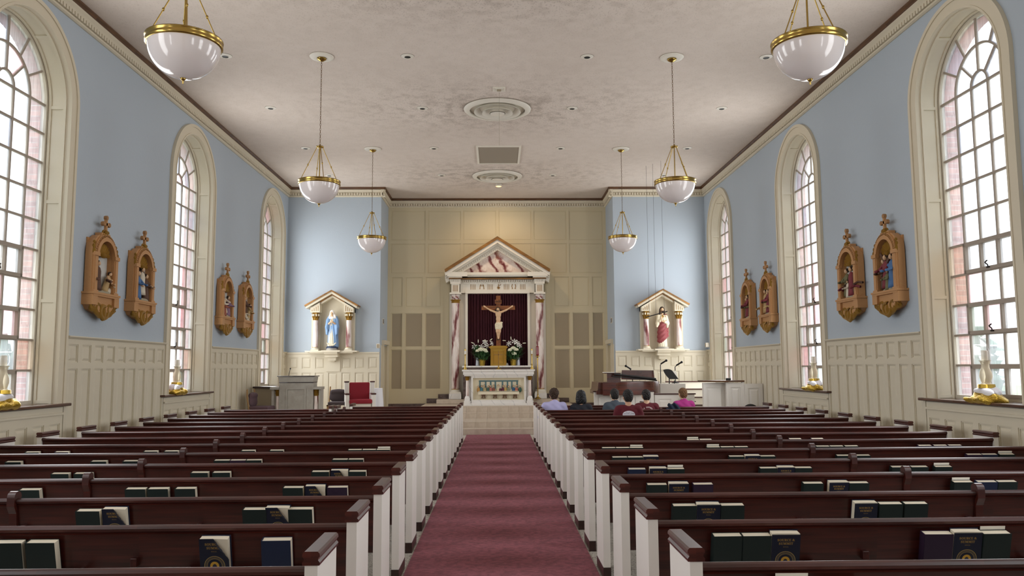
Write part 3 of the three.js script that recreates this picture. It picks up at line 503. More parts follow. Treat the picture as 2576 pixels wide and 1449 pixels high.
const font = await new FontLoader().loadAsync('fonts/droid/droid_sans_regular.typeface.json'), fontB = await new FontLoader().loadAsync('fonts/droid/droid_sans_bold.typeface.json');
function text(s, size, depth = 0.008, f = font) { const g = new TextGeometry(s, { font: f, size, depth, curveSegments: 4 }); g.computeBoundingBox(); const b = g.boundingBox; return g.translate(-(b.min.x + b.max.x) / 2, -(b.min.y + b.max.y) / 2, 0); }
// a leafy gilt capital, height h, radius r at the neck
const capital = (r, h, key) => keep('cap' + key, () => {
  const l = [lathe([[r * 0.95, 0], [r * 1.08, 0.02 * h], [r, 0.06 * h], [r * 0.98, 0.5 * h], [r * 1.25, 0.9 * h], [r * 1.35, h], [0.001, h]], 20)];
  for (let row = 0; row < 2; row++) for (let i = 0; i < 8; i++) { const a = (i + row * 0.5) * PI / 4, y0 = (0.08 + row * 0.36) * h; l.push(tube([[r, y0, 0], [r * 1.12, y0 + 0.25 * h, 0], [r * (1.4 + row * 0.12), y0 + 0.42 * h, 0], [r * (1.5 + row * 0.15), y0 + 0.36 * h, 0]], r * 0.17, 5).rotateY(a)); }
  for (let i = 0; i < 4; i++) l.push(new THREE.TorusGeometry(r * 0.24, r * 0.09, 5, 12).translate(0, h * 0.88, r * 1.35).rotateY(PI / 4 + i * PI / 2));
  return join(l);
});
const fluted = (r, h, n, key) => keep('flu' + key, () => { const s = new THREE.Shape(); const N = n * 6; for (let i = 0; i <= N; i++) { const a = i / N * 2 * PI, q = r * (1 - 0.07 * Math.max(0, Math.sin(a * n)) ** 0.7); i ? s.lineTo(q * Math.cos(a), q * Math.sin(a)) : s.moveTo(q, 0); } const g = ext(s, h).rotateX(-PI / 2); const p = g.attributes.position, uv = g.attributes.uv; for (let i = 0; i < p.count; i++) uv.setXY(i, Math.atan2(p.getZ(i), p.getX(i)) / 7, p.getY(i) * 0.45); return g; });
const roundShaft = (r, h, key) => keep('shaft' + key, () => { const g = lathe([[r, 0], [r * 1.02, h * 0.3], [r * 0.88, h]], 24), p = g.attributes.position, uv = g.attributes.uv; for (let i = 0; i < p.count; i++) uv.setXY(i, uv.getX(i) * 0.45, p.getY(i) * 0.4); return g; });
const attic = (r, h) => keep('attic' + r + h, () => join(B(r * 2.9, h * 0.4, r * 2.9, 0, h * 0.2, 0), lathe([[r * 1.4, h * 0.4], [r * 1.45, h * 0.55], [r * 1.25, h * 0.7], [r * 1.3, h * 0.85], [r * 1.05, h], [0.001, h]], 24)));

// ---------- retable ----------
{
  const t = thing('altar_retable', 'cream columned altar surround with marble columns, gilt letters and triangular pediment', 'altarpiece', 0, 0.73, ZC + 0.05), Y = (y) => y - 0.73;
  for (const s of [-1, 1]) {
    const c = grp('column', t, s * 1.26, Y(0.885), 0.3);
    M('column_base', attic(0.115, 0.12), mt.trimwhite, c); M('base_ring', tr(lathe([[0.118, 0.118], [0.128, 0.126], [0.118, 0.136], [0.001, 0.136]], 20)), mt.goldplain, c);
    const sh = M('column_shaft', fluted(0.113, 2.56, 16, 'ret'), mt.redmarble, c); sh.position.y = 0.13;
    const cp = M('capital', join(lathe([[0.10, 0], [0.105, 0.06], [0.12, 0.12], [0.15, 0.17], [0.001, 0.17]], 20)), mt.redmarble, c); cp.position.y = 2.78; for (const g of [cp.geometry]) g.scale(1, 1, 1);
    M('gilt_collar', join(lathe([[0.11, 0], [0.128, 0.015], [0.122, 0.05], [0.132, 0.08], [0.145, 0.10], [0.11, 0.10]], 20), [...Array(8).keys()].map((i) => sph(0.022, 0.132 * Math.cos(i * PI / 4), 0.095, 0.132 * Math.sin(i * PI / 4), 1, 0.8, 1, 6))), mt.gold, c).position.y = 2.685;
    M('plinth', BB(-0.18, 0.18, -0.155, 0, -0.2, 0.2), mt.marble, c);
    M('pilaster', BB(s * 0.97, s * 1.45, 0, Y(3.87), 0.0, 0.14), mt.trimwhite, t);
    const b = grp('entablature_block', t, s * 1.26, 0, 0.3);
    M('block', join(BB(-0.17, 0.17, Y(3.83), Y(3.88), -0.17, 0.17), BB(-0.12, 0.12, Y(3.88), Y(4.14), -0.2, 0.12), BB(-0.15, 0.15, Y(4.14), Y(4.19), -0.2, 0.15), BB(-0.16, 0.16, Y(4.19), Y(4.28), -0.2, 0.15), BB(-0.2, 0.2, Y(4.32), Y(4.355), -0.25, 0.21)), mt.trimwhite, b);
    M('gilt_band', BB(-0.19, 0.19, Y(4.28), Y(4.32), -0.25, 0.2), mt.gilt, b);
    for (let i = 0; i < 6; i++) M('dentil', keep('rdent', () => B(0.028, 0.06, 0.02)), mt.trimwhite, b).position.set((i - 2.5) * 0.05, Y(4.235), 0.16);
    for (let i = 0; i < 4; i++) M('flute_line', keep('fl', () => B(0.016, 0.19, 0.006)), mt.goldpaint, b).position.set((i - 1.5) * 0.042, Y(4.01), 0.122);
  }
  M('frieze', join(BB(-1.12, 1.12, Y(3.88), Y(4.28), 0.0, 0.28), BB(-1.12, 1.12, Y(4.14), Y(4.17), 0.28, 0.3)), mt.trimwhite, t);
  M('inner_frame', join(BB(-0.97, -0.9, Y(1.5), Y(3.95), 0.02, 0.24), BB(0.9, 0.97, Y(1.5), Y(3.95), 0.02, 0.24), BB(-0.97, 0.97, Y(3.865), Y(3.95), 0.02, 0.3)), mt.trimwhite, t);
  M('gilt_band', BB(-1.1, 1.1, Y(4.28), Y(4.32), 0.2, 0.42), mt.gilt, t);
  for (let i = 0; i < 38; i++) M('dentil', keep('rdent2', () => B(0.028, 0.06, 0.05)), mt.trimwhite, t).position.set((i - 18.5) * 0.0545, Y(4.235), 0.305);
  // letters and line groups on the frieze
  const letter = (g, x, y) => M('gilt_letter', g, mt.goldpaint, t).position.set(x, Y(y), 0.28);
  const alpha = join(tube([[-0.06, -0.08, 0], [-0.05, 0.02, 0], [0, 0.08, 0], [0.05, 0.02, 0], [0.06, -0.08, 0]], 0.011), B(0.1, 0.018, 0.012, 0, 0.01, 0), B(0.035, 0.014, 0.012, -0.062, -0.08, 0), B(0.035, 0.014, 0.012, 0.062, -0.08, 0));
  const omega = join(tube([[-0.035, -0.075, 0], [-0.058, -0.02, 0], [-0.045, 0.05, 0], [0, 0.08, 0], [0.045, 0.05, 0], [0.058, -0.02, 0], [0.035, -0.075, 0]], 0.011), B(0.045, 0.014, 0.012, -0.045, -0.08, 0), B(0.045, 0.014, 0.012, 0.045, -0.08, 0));
  const chirho = join(B(0.018, 0.2, 0.012, 0, 0, 0), tube([[0, 0.09, 0], [0.05, 0.09, 0], [0.075, 0.06, 0], [0.05, 0.025, 0], [0, 0.025, 0]], 0.010), B(0.1, 0.018, 0.012, 0, -0.05, 0).rotateZ(0), B(0.1, 0.018, 0.013).rotateZ(0.8).translate(0, -0.05, 0), B(0.1, 0.018, 0.013).rotateZ(-0.8).translate(0, -0.05, 0));
  letter(alpha, -0.47, 4.085); letter(chirho, 0.03, 4.085); letter(omega, 0.49, 4.085);
  for (const c of [-0.74, -0.22, 0.27, 0.76]) for (let i = 0; i < 4; i++) M('flute_line', keep('fl2', () => B(0.013, 0.19, 0.006)), mt.goldpaint, t).position.set(c + (i - 1.5) * 0.046, Y(4.075), 0.282);
  // pediment
  M('pediment_cornice', join(BB(-1.52, 1.52, Y(4.40), Y(4.48), 0.0, 0.5), BB(-1.5, -0.9, Y(4.355), Y(4.485), 0.0, 0.56), BB(0.9, 1.5, Y(4.355), Y(4.485), 0.0, 0.56), BB(-1.45, 1.45, Y(4.355), Y(4.40), 0, 0.44)), mt.trimwhite, t);
  const slope = (o, th, z0, z1, name, m) => { // raking courses: o below the outer line, thickness th
    const e = [1.575, Y(4.56)], ap = Y(5.55), ny = 1.12; const s = shp([[-e[0], e[1] - o * ny], [0, ap - o * ny], [e[0], e[1] - o * ny], [e[0] - th * 0.3, e[1] - (o + th) * ny], [0, ap - (o + th) * ny], [-e[0] + th * 0.3, e[1] - (o + th) * ny]]);
    M(name, tr(ext(s, z1 - z0), 0, 0, z0), m, t);
  };
  slope(0, 0.08, 0, 0.62, 'gilt_raking_cornice', mt.gilt); slope(0.08, 0.09, 0, 0.57, 'raking_cornice', mt.trimwhite); slope(0.17, 0.05, 0, 0.44, 'raking_cornice', mt.trimwhite); slope(0.22, 0.12, 0, 0.38, 'raking_band', mt.trimwhite);
  for (const s of [-1, 1]) for (let i = 0; i < 22; i++) { const u = (i + 0.7) / 22.5, x = s * 1.2 * (1 - u), y = Y(4.56) - 0.28 * 1.12 + (Y(5.55) - Y(4.56)) * (1 - 1.2 * (1 - u) / 1.575); M('dentil', keep('pdent', () => B(0.026, 0.07, 0.03)), mt.trimwhite, t).position.set(x, y, 0.395); }
  M('tympanum', ext([[-1.2, Y(4.48)], [1.2, Y(4.48)], [0, Y(5.2)]], 0.2), mt.redmarble, t);
}
// curtain
{
  const pts = []; for (let i = 0; i <= 220; i++) { const x = -0.9 + i * 1.8 / 220; pts.push([x, 0.035 * Math.sin(i * 0.62 + 1.4 * Math.sin(i * 0.09)) * (0.7 + 0.5 * vn(i * 0.08, 3, 99, 5)) + 0.06]); }
  const s = shp([...pts, ...pts.map(([x, y]) => [x, y - 0.012]).reverse()]), g = ext(s, 2.25).rotateX(-PI / 2).translate(0, 1.62, ZC + 0.2);
  g.computeVertexNormals(); tag(M('altar_curtain', g, mt.velvet), 'dark wine-red velvet curtain hanging behind the crucifix', 'curtain');
}
// gradine and what stands on it
{
  const t = thing('altar_shelf', 'white marble shelf with dark red marble face behind the altar', 'shelf', 0, 0.73, -23.72);
  M('shelf_slab', RB(2.1, 0.05, 0.42, 0.008, 0, 0.945, 0), mt.marble, t); M('marble_face', BB(-1.02, 1.02, 0, 0.92, -0.18, 0.18), mt.darkmarble, t);
}
const GR = 1.70;
{
  const t = thing('tabernacle', 'square gilded tabernacle with embossed doors under the crucifix', 'tabernacle', 0.02, GR, -23.68);
  M('case', BB(-0.235, 0.235, 0, 0.5, -0.16, 0.13), mt.goldplain, t); M('top_moulding', join(BB(-0.25, 0.25, 0.5, 0.525, -0.17, 0.15), BB(-0.275, 0.275, 0.525, 0.56, -0.19, 0.17), BB(-0.24, 0.24, 0.56, 0.585, -0.16, 0.13)), mt.goldplain, t);
  for (const s of [-1, 1]) M('door', BB(s * 0.005, s * 0.13, 0.07, 0.42, 0.13, 0.145), mt.gold, t);
  for (const s of [-1, 1]) M('corner_pilaster', BB(s * 0.165, s * 0.215, 0.05, 0.46, 0.13, 0.15), mt.gold, t);
  M('door_arch', tr(ext([[-0.16, 0.42], [0.16, 0.42], [0.16, 0.45], [0.05, 0.46], [0, 0.49], [-0.05, 0.46], [-0.16, 0.45]], 0.03), 0, 0, 0.13), mt.goldplain, t);
}
{
  const t = thing('crucifix', 'wooden crucifix with painted corpus and INRI plaque before the curtain', 'crucifix', 0.02, 2.285, -23.74), Y = (y) => y - 2.285;
  M('upright', BB(-0.066, 0.066, 0, Y(3.785), -0.035, 0.035), mt.crossoak, t); M('crossbar', BB(-0.5, 0.5, Y(3.36), Y(3.485), -0.03, 0.036), mt.crossoak, t);
  const pl = M('plaque', BB(-0.1, 0.1, Y(3.545), Y(3.66), 0.03, 0.05), mt.crossoak, t); const tx = M('lettering', text('INRI', 0.06, 0.003, fontB), mt.dark, pl); tx.position.set(0, Y(3.603), 0.05);
  const c = grp('corpus', t, 0, 0, 0.06), y = (v) => Y(v);
  const skin = mir([ell([0, y(3.22), 0.02], [0.085, 0.11, 0.055]), ell([0, y(3.08), 0.02], [0.07, 0.09, 0.048]), ell([0, y(2.95), 0.02], [0.08, 0.08, 0.055]), cap([0, y(3.28), 0.02], [0.0, y(3.34), 0.04], 0.033, 0.03), ell([-0.012, y(3.372), 0.055], [0.043, 0.058, 0.05]),
    cap([-0.012, y(3.36), 0.1], [-0.012, y(3.345), 0.108], 0.008, 0.008), cap([0.075, y(3.285), 0.02], [0.23, y(3.345), 0.015], 0.036, 0.026, both), cap([0.23, y(3.345), 0.015], [0.37, y(3.43), -0.005], 0.025, 0.018, both), ell([0.395, y(3.447), 0.0], [0.03, 0.016, 0.02], both),
    ...[-0.014, 0, 0.014, 0.026].map((o) => cap([0.405, y(3.452) + o * 0.6, 0.0], [0.435, y(3.465) + o, 0.012], 0.006, 0.005, both)), cap([0.39, y(3.46), 0.005], [0.40, y(3.485), 0.012], 0.006, 0.005, both),
    cap([0.045, y(2.9), 0.02], [0.04, y(2.71), 0.055], 0.052, 0.036, both), cap([0.038, y(2.71), 0.055], [0.012, y(2.55), 0.01], 0.034, 0.022, both), cap([0.01, y(2.55), 0.01], [0.008, y(2.50), 0.05], 0.022, 0.016, both)]);
  M('figure', body(skin, 0.008, 0.02), mt.skinplaster, c);
  M('loincloth', body(mir([ell([0, y(2.93), 0.022], [0.092, 0.075, 0.066]), cap([0.045, y(2.9), 0.025], [0.042, y(2.81), 0.04], 0.06, 0.055, both), cap([0.09, y(2.97), 0.03], [0.105, y(2.84), 0.03], 0.028, 0.02), ell([0.1, y(2.975), 0.035], [0.03, 0.03, 0.03])]), 0.009, 0.02, (p) => 0.004 * Math.sin(p[1] * 160 + p[0] * 60)), mt.plaster, c);
  M('hair', body([ell([-0.014, y(3.39), 0.035], [0.052, 0.055, 0.05]), cap([-0.055, y(3.38), 0.03], [-0.062, y(3.29), 0.035], 0.02, 0.014), cap([0.03, y(3.38), 0.03], [0.036, y(3.30), 0.03], 0.02, 0.014), ell([-0.012, y(3.325), 0.085], [0.026, 0.026, 0.018]), ell([-0.012, y(3.36), 0.115], [0.032, 0.036, 0.045], { cut: 1 })], 0.007, 0.012), mt.hairdark, c);
  M('crown_of_thorns', new THREE.TorusGeometry(0.05, 0.009, 6, 20).rotateX(PI / 2 - 0.3).translate(-0.013, y(3.405), 0.05), mt.hairbrown, c);
  M('foot_block', BB(-0.04, 0.04, y(2.46), y(2.49), -0.03, 0.05), mt.hairbrown, c);
}
// flowers
const lilyGeo = (() => { const l = [lathe([[0.008, -0.07], [0.012, -0.04], [0.022, -0.01], [0.03, 0.0]], 10)]; for (let i = 0; i < 6; i++) { const s = new THREE.Shape(); s.moveTo(0, 0); s.quadraticCurveTo(0.036, 0.04, 0, 0.085); s.quadraticCurveTo(-0.036, 0.04, 0, 0); const g = new THREE.ShapeGeometry(s, 5), p = g.attributes.position; for (let k = 0; k < p.count; k++) { const y = p.getY(k); p.setZ(k, 0.02 - (y * 12) ** 2 * 0.02); } g.rotateX(-PI / 2).translate(0, 0, -0.02); g.computeVertexNormals(); l.push(g.rotateX(-0.35).rotateY(i * PI / 3)); } return join(l); })();
const budGeo = sph(0.014, 0, 0.05, 0, 1, 4, 1, 8);
const leafGeo = (() => { const s = new THREE.Shape(); s.moveTo(0, 0); s.quadraticCurveTo(0.035, 0.045, 0, 0.11); s.quadraticCurveTo(-0.035, 0.045, 0, 0); return new THREE.ShapeGeometry(s, 4); })();
function foliage(n, R, y0, y1, size) { const l = []; for (let i = 0; i < n; i++) { const a = rr(0, 2 * PI), u = rnd(), y = y0 + (y1 - y0) * u, r = R * (0.35 + 0.65 * Math.sin(PI * (0.15 + 0.8 * u))) * Math.sqrt(rr(0.3, 1)); const q = rr(0.7, 1.3) * size; l.push(leafGeo.clone().scale(q, q, q).rotateX(rr(0.2, 1.5)).rotateY(a).translate(r * Math.sin(a), y, r * Math.cos(a) * 0.7)); } return join(l); }
function arrangement(x, z, label, heads, lilies, buds) {
  const t = thing('hydrangea_plant', label, 'flowers', x, GR, z);
  M('foil_pot', lathe([[0.001, 0], [0.07, 0], [0.075, 0.01], [0.095, 0.16], [0.115, 0.19], [0.09, 0.17], [0.001, 0.16]], 14), mt.foil, t);
  stuff(M('foliage', foliage(260, 0.23, 0.14, 0.42, 1), mt.leaf, t));
  heads.forEach(([hx, hy, r]) => { const l = []; for (let i = 0; i < 34; i++) { const a = i * 2.4, u = 1 - i / 34 * 1.5, q = Math.sqrt(Math.max(0, 1 - u * u)); l.push(sph(r * 0.34, hx + r * q * Math.cos(a), hy + r * u * 0.8, 0.1 + r * q * Math.sin(a), 1, 0.7, 1, 5)); } M('flower_head', join(l), mt.hydrangea, t); });
}
function lilies(x, z, label, list, buds) {
  const t = thing('lily_bouquet', label, 'flowers', x, GR, z);
  M('vase', lathe([[0.001, 0], [0.055, 0], [0.06, 0.02], [0.048, 0.2], [0.052, 0.24], [0.045, 0.23], [0.001, 0.22]], 18), phys('#c9ced8', 0.2, { clearcoat: 0.5 }), t);
  list.forEach(([lx, ly, a]) => { M('stem', tube([[0, 0.2, 0], [lx * 0.35, ly * 0.6, -0.02], [lx, ly - 0.05, 0.02]], 0.006, 5), mt.leaf, t); const f = M('lily', lilyGeo, mt.petal, t); f.position.set(lx, ly, 0.06); f.rotation.set(1.25, 0, a); });
  buds.forEach(([lx, ly, a]) => { const b = M('lily_bud', budGeo, mt.hydrangea, t); b.position.set(lx, ly, 0.03); b.rotation.z = a; });
  stuff(M('foliage', foliage(60, 0.16, 0.25, 0.55, 1.15), mt.leaf, t));
}
arrangement(-0.46, -23.62, 'white hydrangea in gold foil left of the tabernacle', [[-0.13, 0.43, 0.055], [-0.04, 0.46, 0.075], [0.07, 0.45, 0.065], [0.11, 0.41, 0.05]]);
arrangement(0.46, -23.62, 'white hydrangea in gold foil right of the tabernacle', [[-0.09, 0.45, 0.06], [0.0, 0.5, 0.065], [0.08, 0.46, 0.06], [0.02, 0.34, 0.065]]);
lilies(-0.6, -23.76, 'white lilies in a silver vase left of the tabernacle', [[-0.1, 0.57, 0.3], [0.12, 0.56, -0.2], [0.22, 0.7, 0.1], [0.28, 0.6, -0.4], [0.44, 0.66, -0.9]], [[-0.1, 0.66, 1.2], [0.02, 0.68, 0], [0.36, 0.74, -0.9], [0.25, 0.74, 1.5]]);
lilies(0.6, -23.76, 'white lilies in a silver vase right of the tabernacle', [[-0.28, 0.66, 0.5], [-0.1, 0.72, 0], [-0.02, 0.68, -0.3], [0.06, 0.6, -0.5]], [[-0.36, 0.74, 1.5], [-0.2, 0.76, 0.1], [0.14, 0.66, -1.5]]);
tag(M('altar_bell_dish', tr(join(lathe([[0.001, 0], [0.05, 0], [0.052, 0.012], [0.035, 0.03], [0.04, 0.05], [0.02, 0.075], [0.001, 0.085]], 14)), 0.27, GR, -23.58), mt.graymarble), 'small white covered dish beside the tabernacle', 'dish');

// ---------- the altar ----------
const AZ = -22.62;
{
  const t = thing('altar', 'white marble altar with small columns and painted relief panel', 'altar', 0.017, 0.60, AZ);
  M('altar_slab', join(RB(2.03, 0.05, 0.78, 0.008, 0, 0.965, 0), BB(-0.985, 0.985, 0.85, 0.94, -0.37, 0.37), BB(-0.96, 0.96, 0.81, 0.85, -0.35, 0.35)), mt.marble, t);
  M('altar_body', join(BB(-0.9, 0.9, 0, 0.81, -0.33, 0.2), BB(-0.97, 0.97, 0, 0.06, -0.36, 0.36), BB(-0.76, 0.76, 0.06, 0.15, 0.2, 0.33), BB(-0.76, 0.76, 0.76, 0.81, 0.2, 0.33), BB(-0.76, -0.715, 0.15, 0.76, 0.2, 0.33), BB(0.715, 0.76, 0.15, 0.76, 0.2, 0.33)), mt.marble, t);
  for (const s of [-1, 1]) {
    const c = grp('corner_column', t, s * 0.87, 0, 0.27);
    M('pedestal', join(BB(-0.095, 0.095, 0.06, 0.13, -0.09, 0.09), BB(-0.075, 0.075, 0.13, 0.21, -0.07, 0.07), lathe([[0.07, 0.21], [0.065, 0.24], [0.04, 0.265], [0.001, 0.265]], 16)), mt.marble, c);
    const sh = M('column_shaft', roundShaft(0.042, 0.43, 'alt'), mt.redmarble, c); sh.position.y = 0.26; M('gilt_capital', capital(0.042, 0.11, 'alt'), mt.gold, c).position.y = 0.69;
  }
  const p = grp('relief_panel', t, 0, 0.15, 0.2);
  M('panel_back', BB(-0.7, 0.7, 0.02, 0.58, 0.0, 0.02), mt.plaster, p); M('panel_frame', join(BB(-0.715, 0.715, 0, 0.025, 0, 0.06), BB(-0.715, 0.715, 0.58, 0.61, 0, 0.06), BB(-0.715, -0.685, 0.025, 0.58, 0, 0.06), BB(0.685, 0.715, 0.025, 0.58, 0, 0.06)), mt.plaster, p);
  const teal = mat('#5d7a7d', 0.7); M('backdrop_bars', join(BB(-0.55, 0.55, 0.50, 0.54, 0.02, 0.03), [-0.52, -0.36, -0.22, -0.09, 0.11, 0.25, 0.37, 0.52].map((x) => BB(x - 0.022, x + 0.022, 0.30, 0.50, 0.02, 0.028))), teal, p);
  M('table_cloth', join(BB(-0.56, 0.56, 0.225, 0.245, 0.02, 0.13), BB(-0.57, 0.57, 0.15, 0.235, 0.11, 0.13)), mt.plaster, p);
  const trestle = join(BB(-0.055, 0.055, 0.12, 0.15, 0.04, 0.11), B(0.025, 0.1, 0.05, -0.035, 0, 0).rotateZ(-0.25).translate(0, 0.08, 0.075), B(0.025, 0.1, 0.05, 0.035, 0, 0).rotateZ(0.25).translate(0, 0.08, 0.075)), tm = mat('#5d3b22', 0.6); for (const x of [-0.42, -0.1, 0.17, 0.46]) M('table_trestle', trestle, tm, p).position.x = x;
  const robes = ['#b98a4a', '#3f6f7a', '#a9976a', '#3f5a4c', '#a9665a', '#7b4b3a', '#c8b898', '#5a2233', '#b39355', '#7f7f66', '#2f5577', '#b06a55', '#35594f'].map((h) => mat(h, 0.7));
  [-0.56, -0.48, -0.39, -0.29, -0.22, -0.14, 0.0, 0.12, 0.19, 0.27, 0.42, 0.5, 0.6].forEach((x, i) => {
    const f = grp('seated_figure', p, x, 0.22, 0.06), h = i === 6 ? 0.03 : (i % 3) * 0.012;
    M('robe', sph(0.05, 0, 0.055, 0, 0.95, 1.45, 0.6, 10), robes[i], f); M('head', sph(0.021, (i % 2 ? 0.008 : -0.008), 0.145 + h, 0.01, 0.9, 1.15, 1, 8), mt.skinplaster, f); M('hair', sph(0.024, (i % 2 ? 0.008 : -0.008), 0.152 + h, -0.004, 1, 1.05, 0.9, 8), i % 4 ? mt.hairbrown : mat('#8f8a80', 0.8), f);
    if (i === 6) M('mantle', sph(0.05, 0.035, 0.045, 0.006, 0.8, 1.2, 0.6, 8), robes[7], f);
  });
}
{ const t = thing('altar_cross', 'small brass standing cross in the middle of the altar', 'cross', 0.02, 1.59, AZ + 0.2);
  M('foot', lathe([[0.001, 0], [0.08, 0], [0.085, 0.012], [0.06, 0.03], [0.035, 0.045], [0.02, 0.06], [0.028, 0.075], [0.015, 0.095], [0.001, 0.1]], 20), mt.brass, t); M('cross_bars', join(BB(-0.012, 0.012, 0.09, 0.53, -0.008, 0.008), BB(-0.13, 0.13, 0.40, 0.425, -0.008, 0.008)), mt.goldpaint, t); }
function candlestick(x, label) {
  const t = thing('candlestick', label, 'candlestick', x, 1.59, AZ + 0.12, 0, 'brass altar candlesticks');
  M('stick', lathe([[0.001, 0], [0.045, 0], [0.05, 0.01], [0.035, 0.05], [0.02, 0.10], [0.026, 0.115], [0.034, 0.125], [0.02, 0.14], [0.013, 0.16], [0.013, 0.40], [0.022, 0.41], [0.04, 0.425], [0.001, 0.43]], 16), mt.brass, t);
  M('candle', cyl(0.019, 0.019, 0.12, 0, 0.43, 0, 14), mt.wax, t); M('brass_follower', lathe([[0.022, 0.53], [0.023, 0.57], [0.017, 0.585], [0.001, 0.585]], 14), mt.brass, t);
}
candlestick(-0.92, 'brass candlestick with white candle at the altar end near the ambo'); candlestick(0.96, 'brass candlestick with white candle at the altar end near the red candle');
{ const t = thing('sanctuary_lamp', 'tall floor stand with red glass sanctuary candle beside the column', 'lamp', 1.16, 0.73, -23.3);
  M('stand', lathe([[0.001, 0], [0.09, 0], [0.1, 0.02], [0.04, 0.05], [0.018, 0.09], [0.028, 0.12], [0.014, 0.15], [0.014, 1.12], [0.03, 1.15], [0.016, 1.18], [0.03, 1.22], [0.075, 1.25], [0.001, 1.25]], 18), mt.brass, t); M('red_glass', lathe([[0.001, 1.25], [0.04, 1.25], [0.043, 1.3], [0.043, 1.5], [0.035, 1.53], [0.001, 1.53]], 18), mt.redglass, t); }

// ---------- shrines and statues ----------
function shrine(x, label) {
  const t = thing('wall_shrine', label, 'shrine', x, 2.10, ZB), Y = (y) => y - 2.10;
  M('shelf', join(BB(-0.72, 0.72, 0, 0.035, 0, 0.38), BB(-0.6, 0.6, -0.035, 0, 0.06, 0.34)), mt.cream, t);
  M('corbel', join(BB(-0.26, 0.26, 0.0, 0.045, 0.06, 0.44), ext([[0, 0], [0.36, 0], [0.34, -0.05], [0.27, -0.1], [0.27, -0.14], [0, -0.14]].map(([a, b]) => [a, b]), 0.36).rotateY(-PI / 2).translate(0.18, 0, 0.06), BB(-0.11, 0.11, -0.24, -0.14, 0.06, 0.24), BB(-0.06, 0.06, -0.27, -0.24, 0.06, 0.18)), mt.cream, t);
  M('niche_back', ext([[-0.6, 0.035], [0.6, 0.035], [0.6, Y(3.30)], [0, Y(3.72)], [-0.6, Y(3.30)]], 0.03), mt.cream, t);
  for (const s of [-1, 1]) {
    M('pilaster', BB(s * 0.36, s * 0.60, 0.035, Y(3.32), 0.03, 0.14), mt.cream, t);
    const c = grp('column', t, s * 0.463, 0.035, 0.25);
    M('column_base', attic(0.075, 0.09), mt.cream, c); M('base_ring', tr(lathe([[0.078, 0.088], [0.084, 0.094], [0.078, 0.1], [0.001, 0.1]], 16)), mt.goldplain, c);
    const sh = M('column_shaft', roundShaft(0.075, 0.76, 'shr'), mt.redmarble, c); sh.position.y = 0.095; sh.rotation.y = s + x; M('capital', capital(0.068, 0.22, 'shr'), mt.gold, c).position.y = 0.85;
    M('capital_leaves', keep('capleaf', () => join([...Array(8).keys()].map((i) => sph(0.028, 0.09 * Math.cos(i * PI / 4 + 0.4), 0.14, 0.09 * Math.sin(i * PI / 4 + 0.4), 0.8, 1.5, 0.8, 6)))), mt.plaster, c).position.y = 0.86;
    // frieze block under the slope with its gilt lines
    const fb = [[0.34, Y(3.205)], [0.60, Y(3.205)], [0.60, Y(3.33)], [0.34, Y(3.485)]].map(([a, b]) => [s * a, b]);
    M('frieze_block', ext(s > 0 ? fb : fb.reverse(), 0.34), mt.cream, t);
    for (let i = 0; i < 4; i++) M('flute_line', B(0.012, 0.05 + 0.045 * (3 - i) * 0.8, 0.006, 0, (0.05 + 0.045 * (3 - i) * 0.8) / 2, 0), mt.goldpaint, t).position.set(s * (0.385 + i * 0.055), Y(3.235), 0.343);
  }
  const rake = (o, th, z1, name, m, w = 0.745) => { const ap = Y(3.825), e = ap - (ap - Y(3.40)) * w / 0.745, k = 1.12; M(name, ext([[-w, e - o * k], [0, ap - o * k - (0.745 - w) * 0], [w, e - o * k], [w - 0.02, e - (o + th) * k], [0, ap - (o + th) * k], [-w + 0.02, e - (o + th) * k]], z1), m, t); };
  rake(0, 0.035, 0.46, 'gilt_roof_edge', mt.gilt); rake(0.035, 0.06, 0.43, 'roof_cornice', mt.cream, 0.72); rake(0.095, 0.03, 0.315, 'gilt_inner_edge', mt.gilt, 0.345); rake(0.125, 0.05, 0.29, 'roof_soffit', mt.cream, 0.345);
}
shrine(-4.634, 'cream gabled wall shrine with marble columns holding the blue statue');
shrine(4.65, 'cream gabled wall shrine with marble columns holding the red statue');
const foldy = (n, a) => (p) => a * Math.sin(n * Math.atan2(p[0], p[2]) + p[1] * 9);
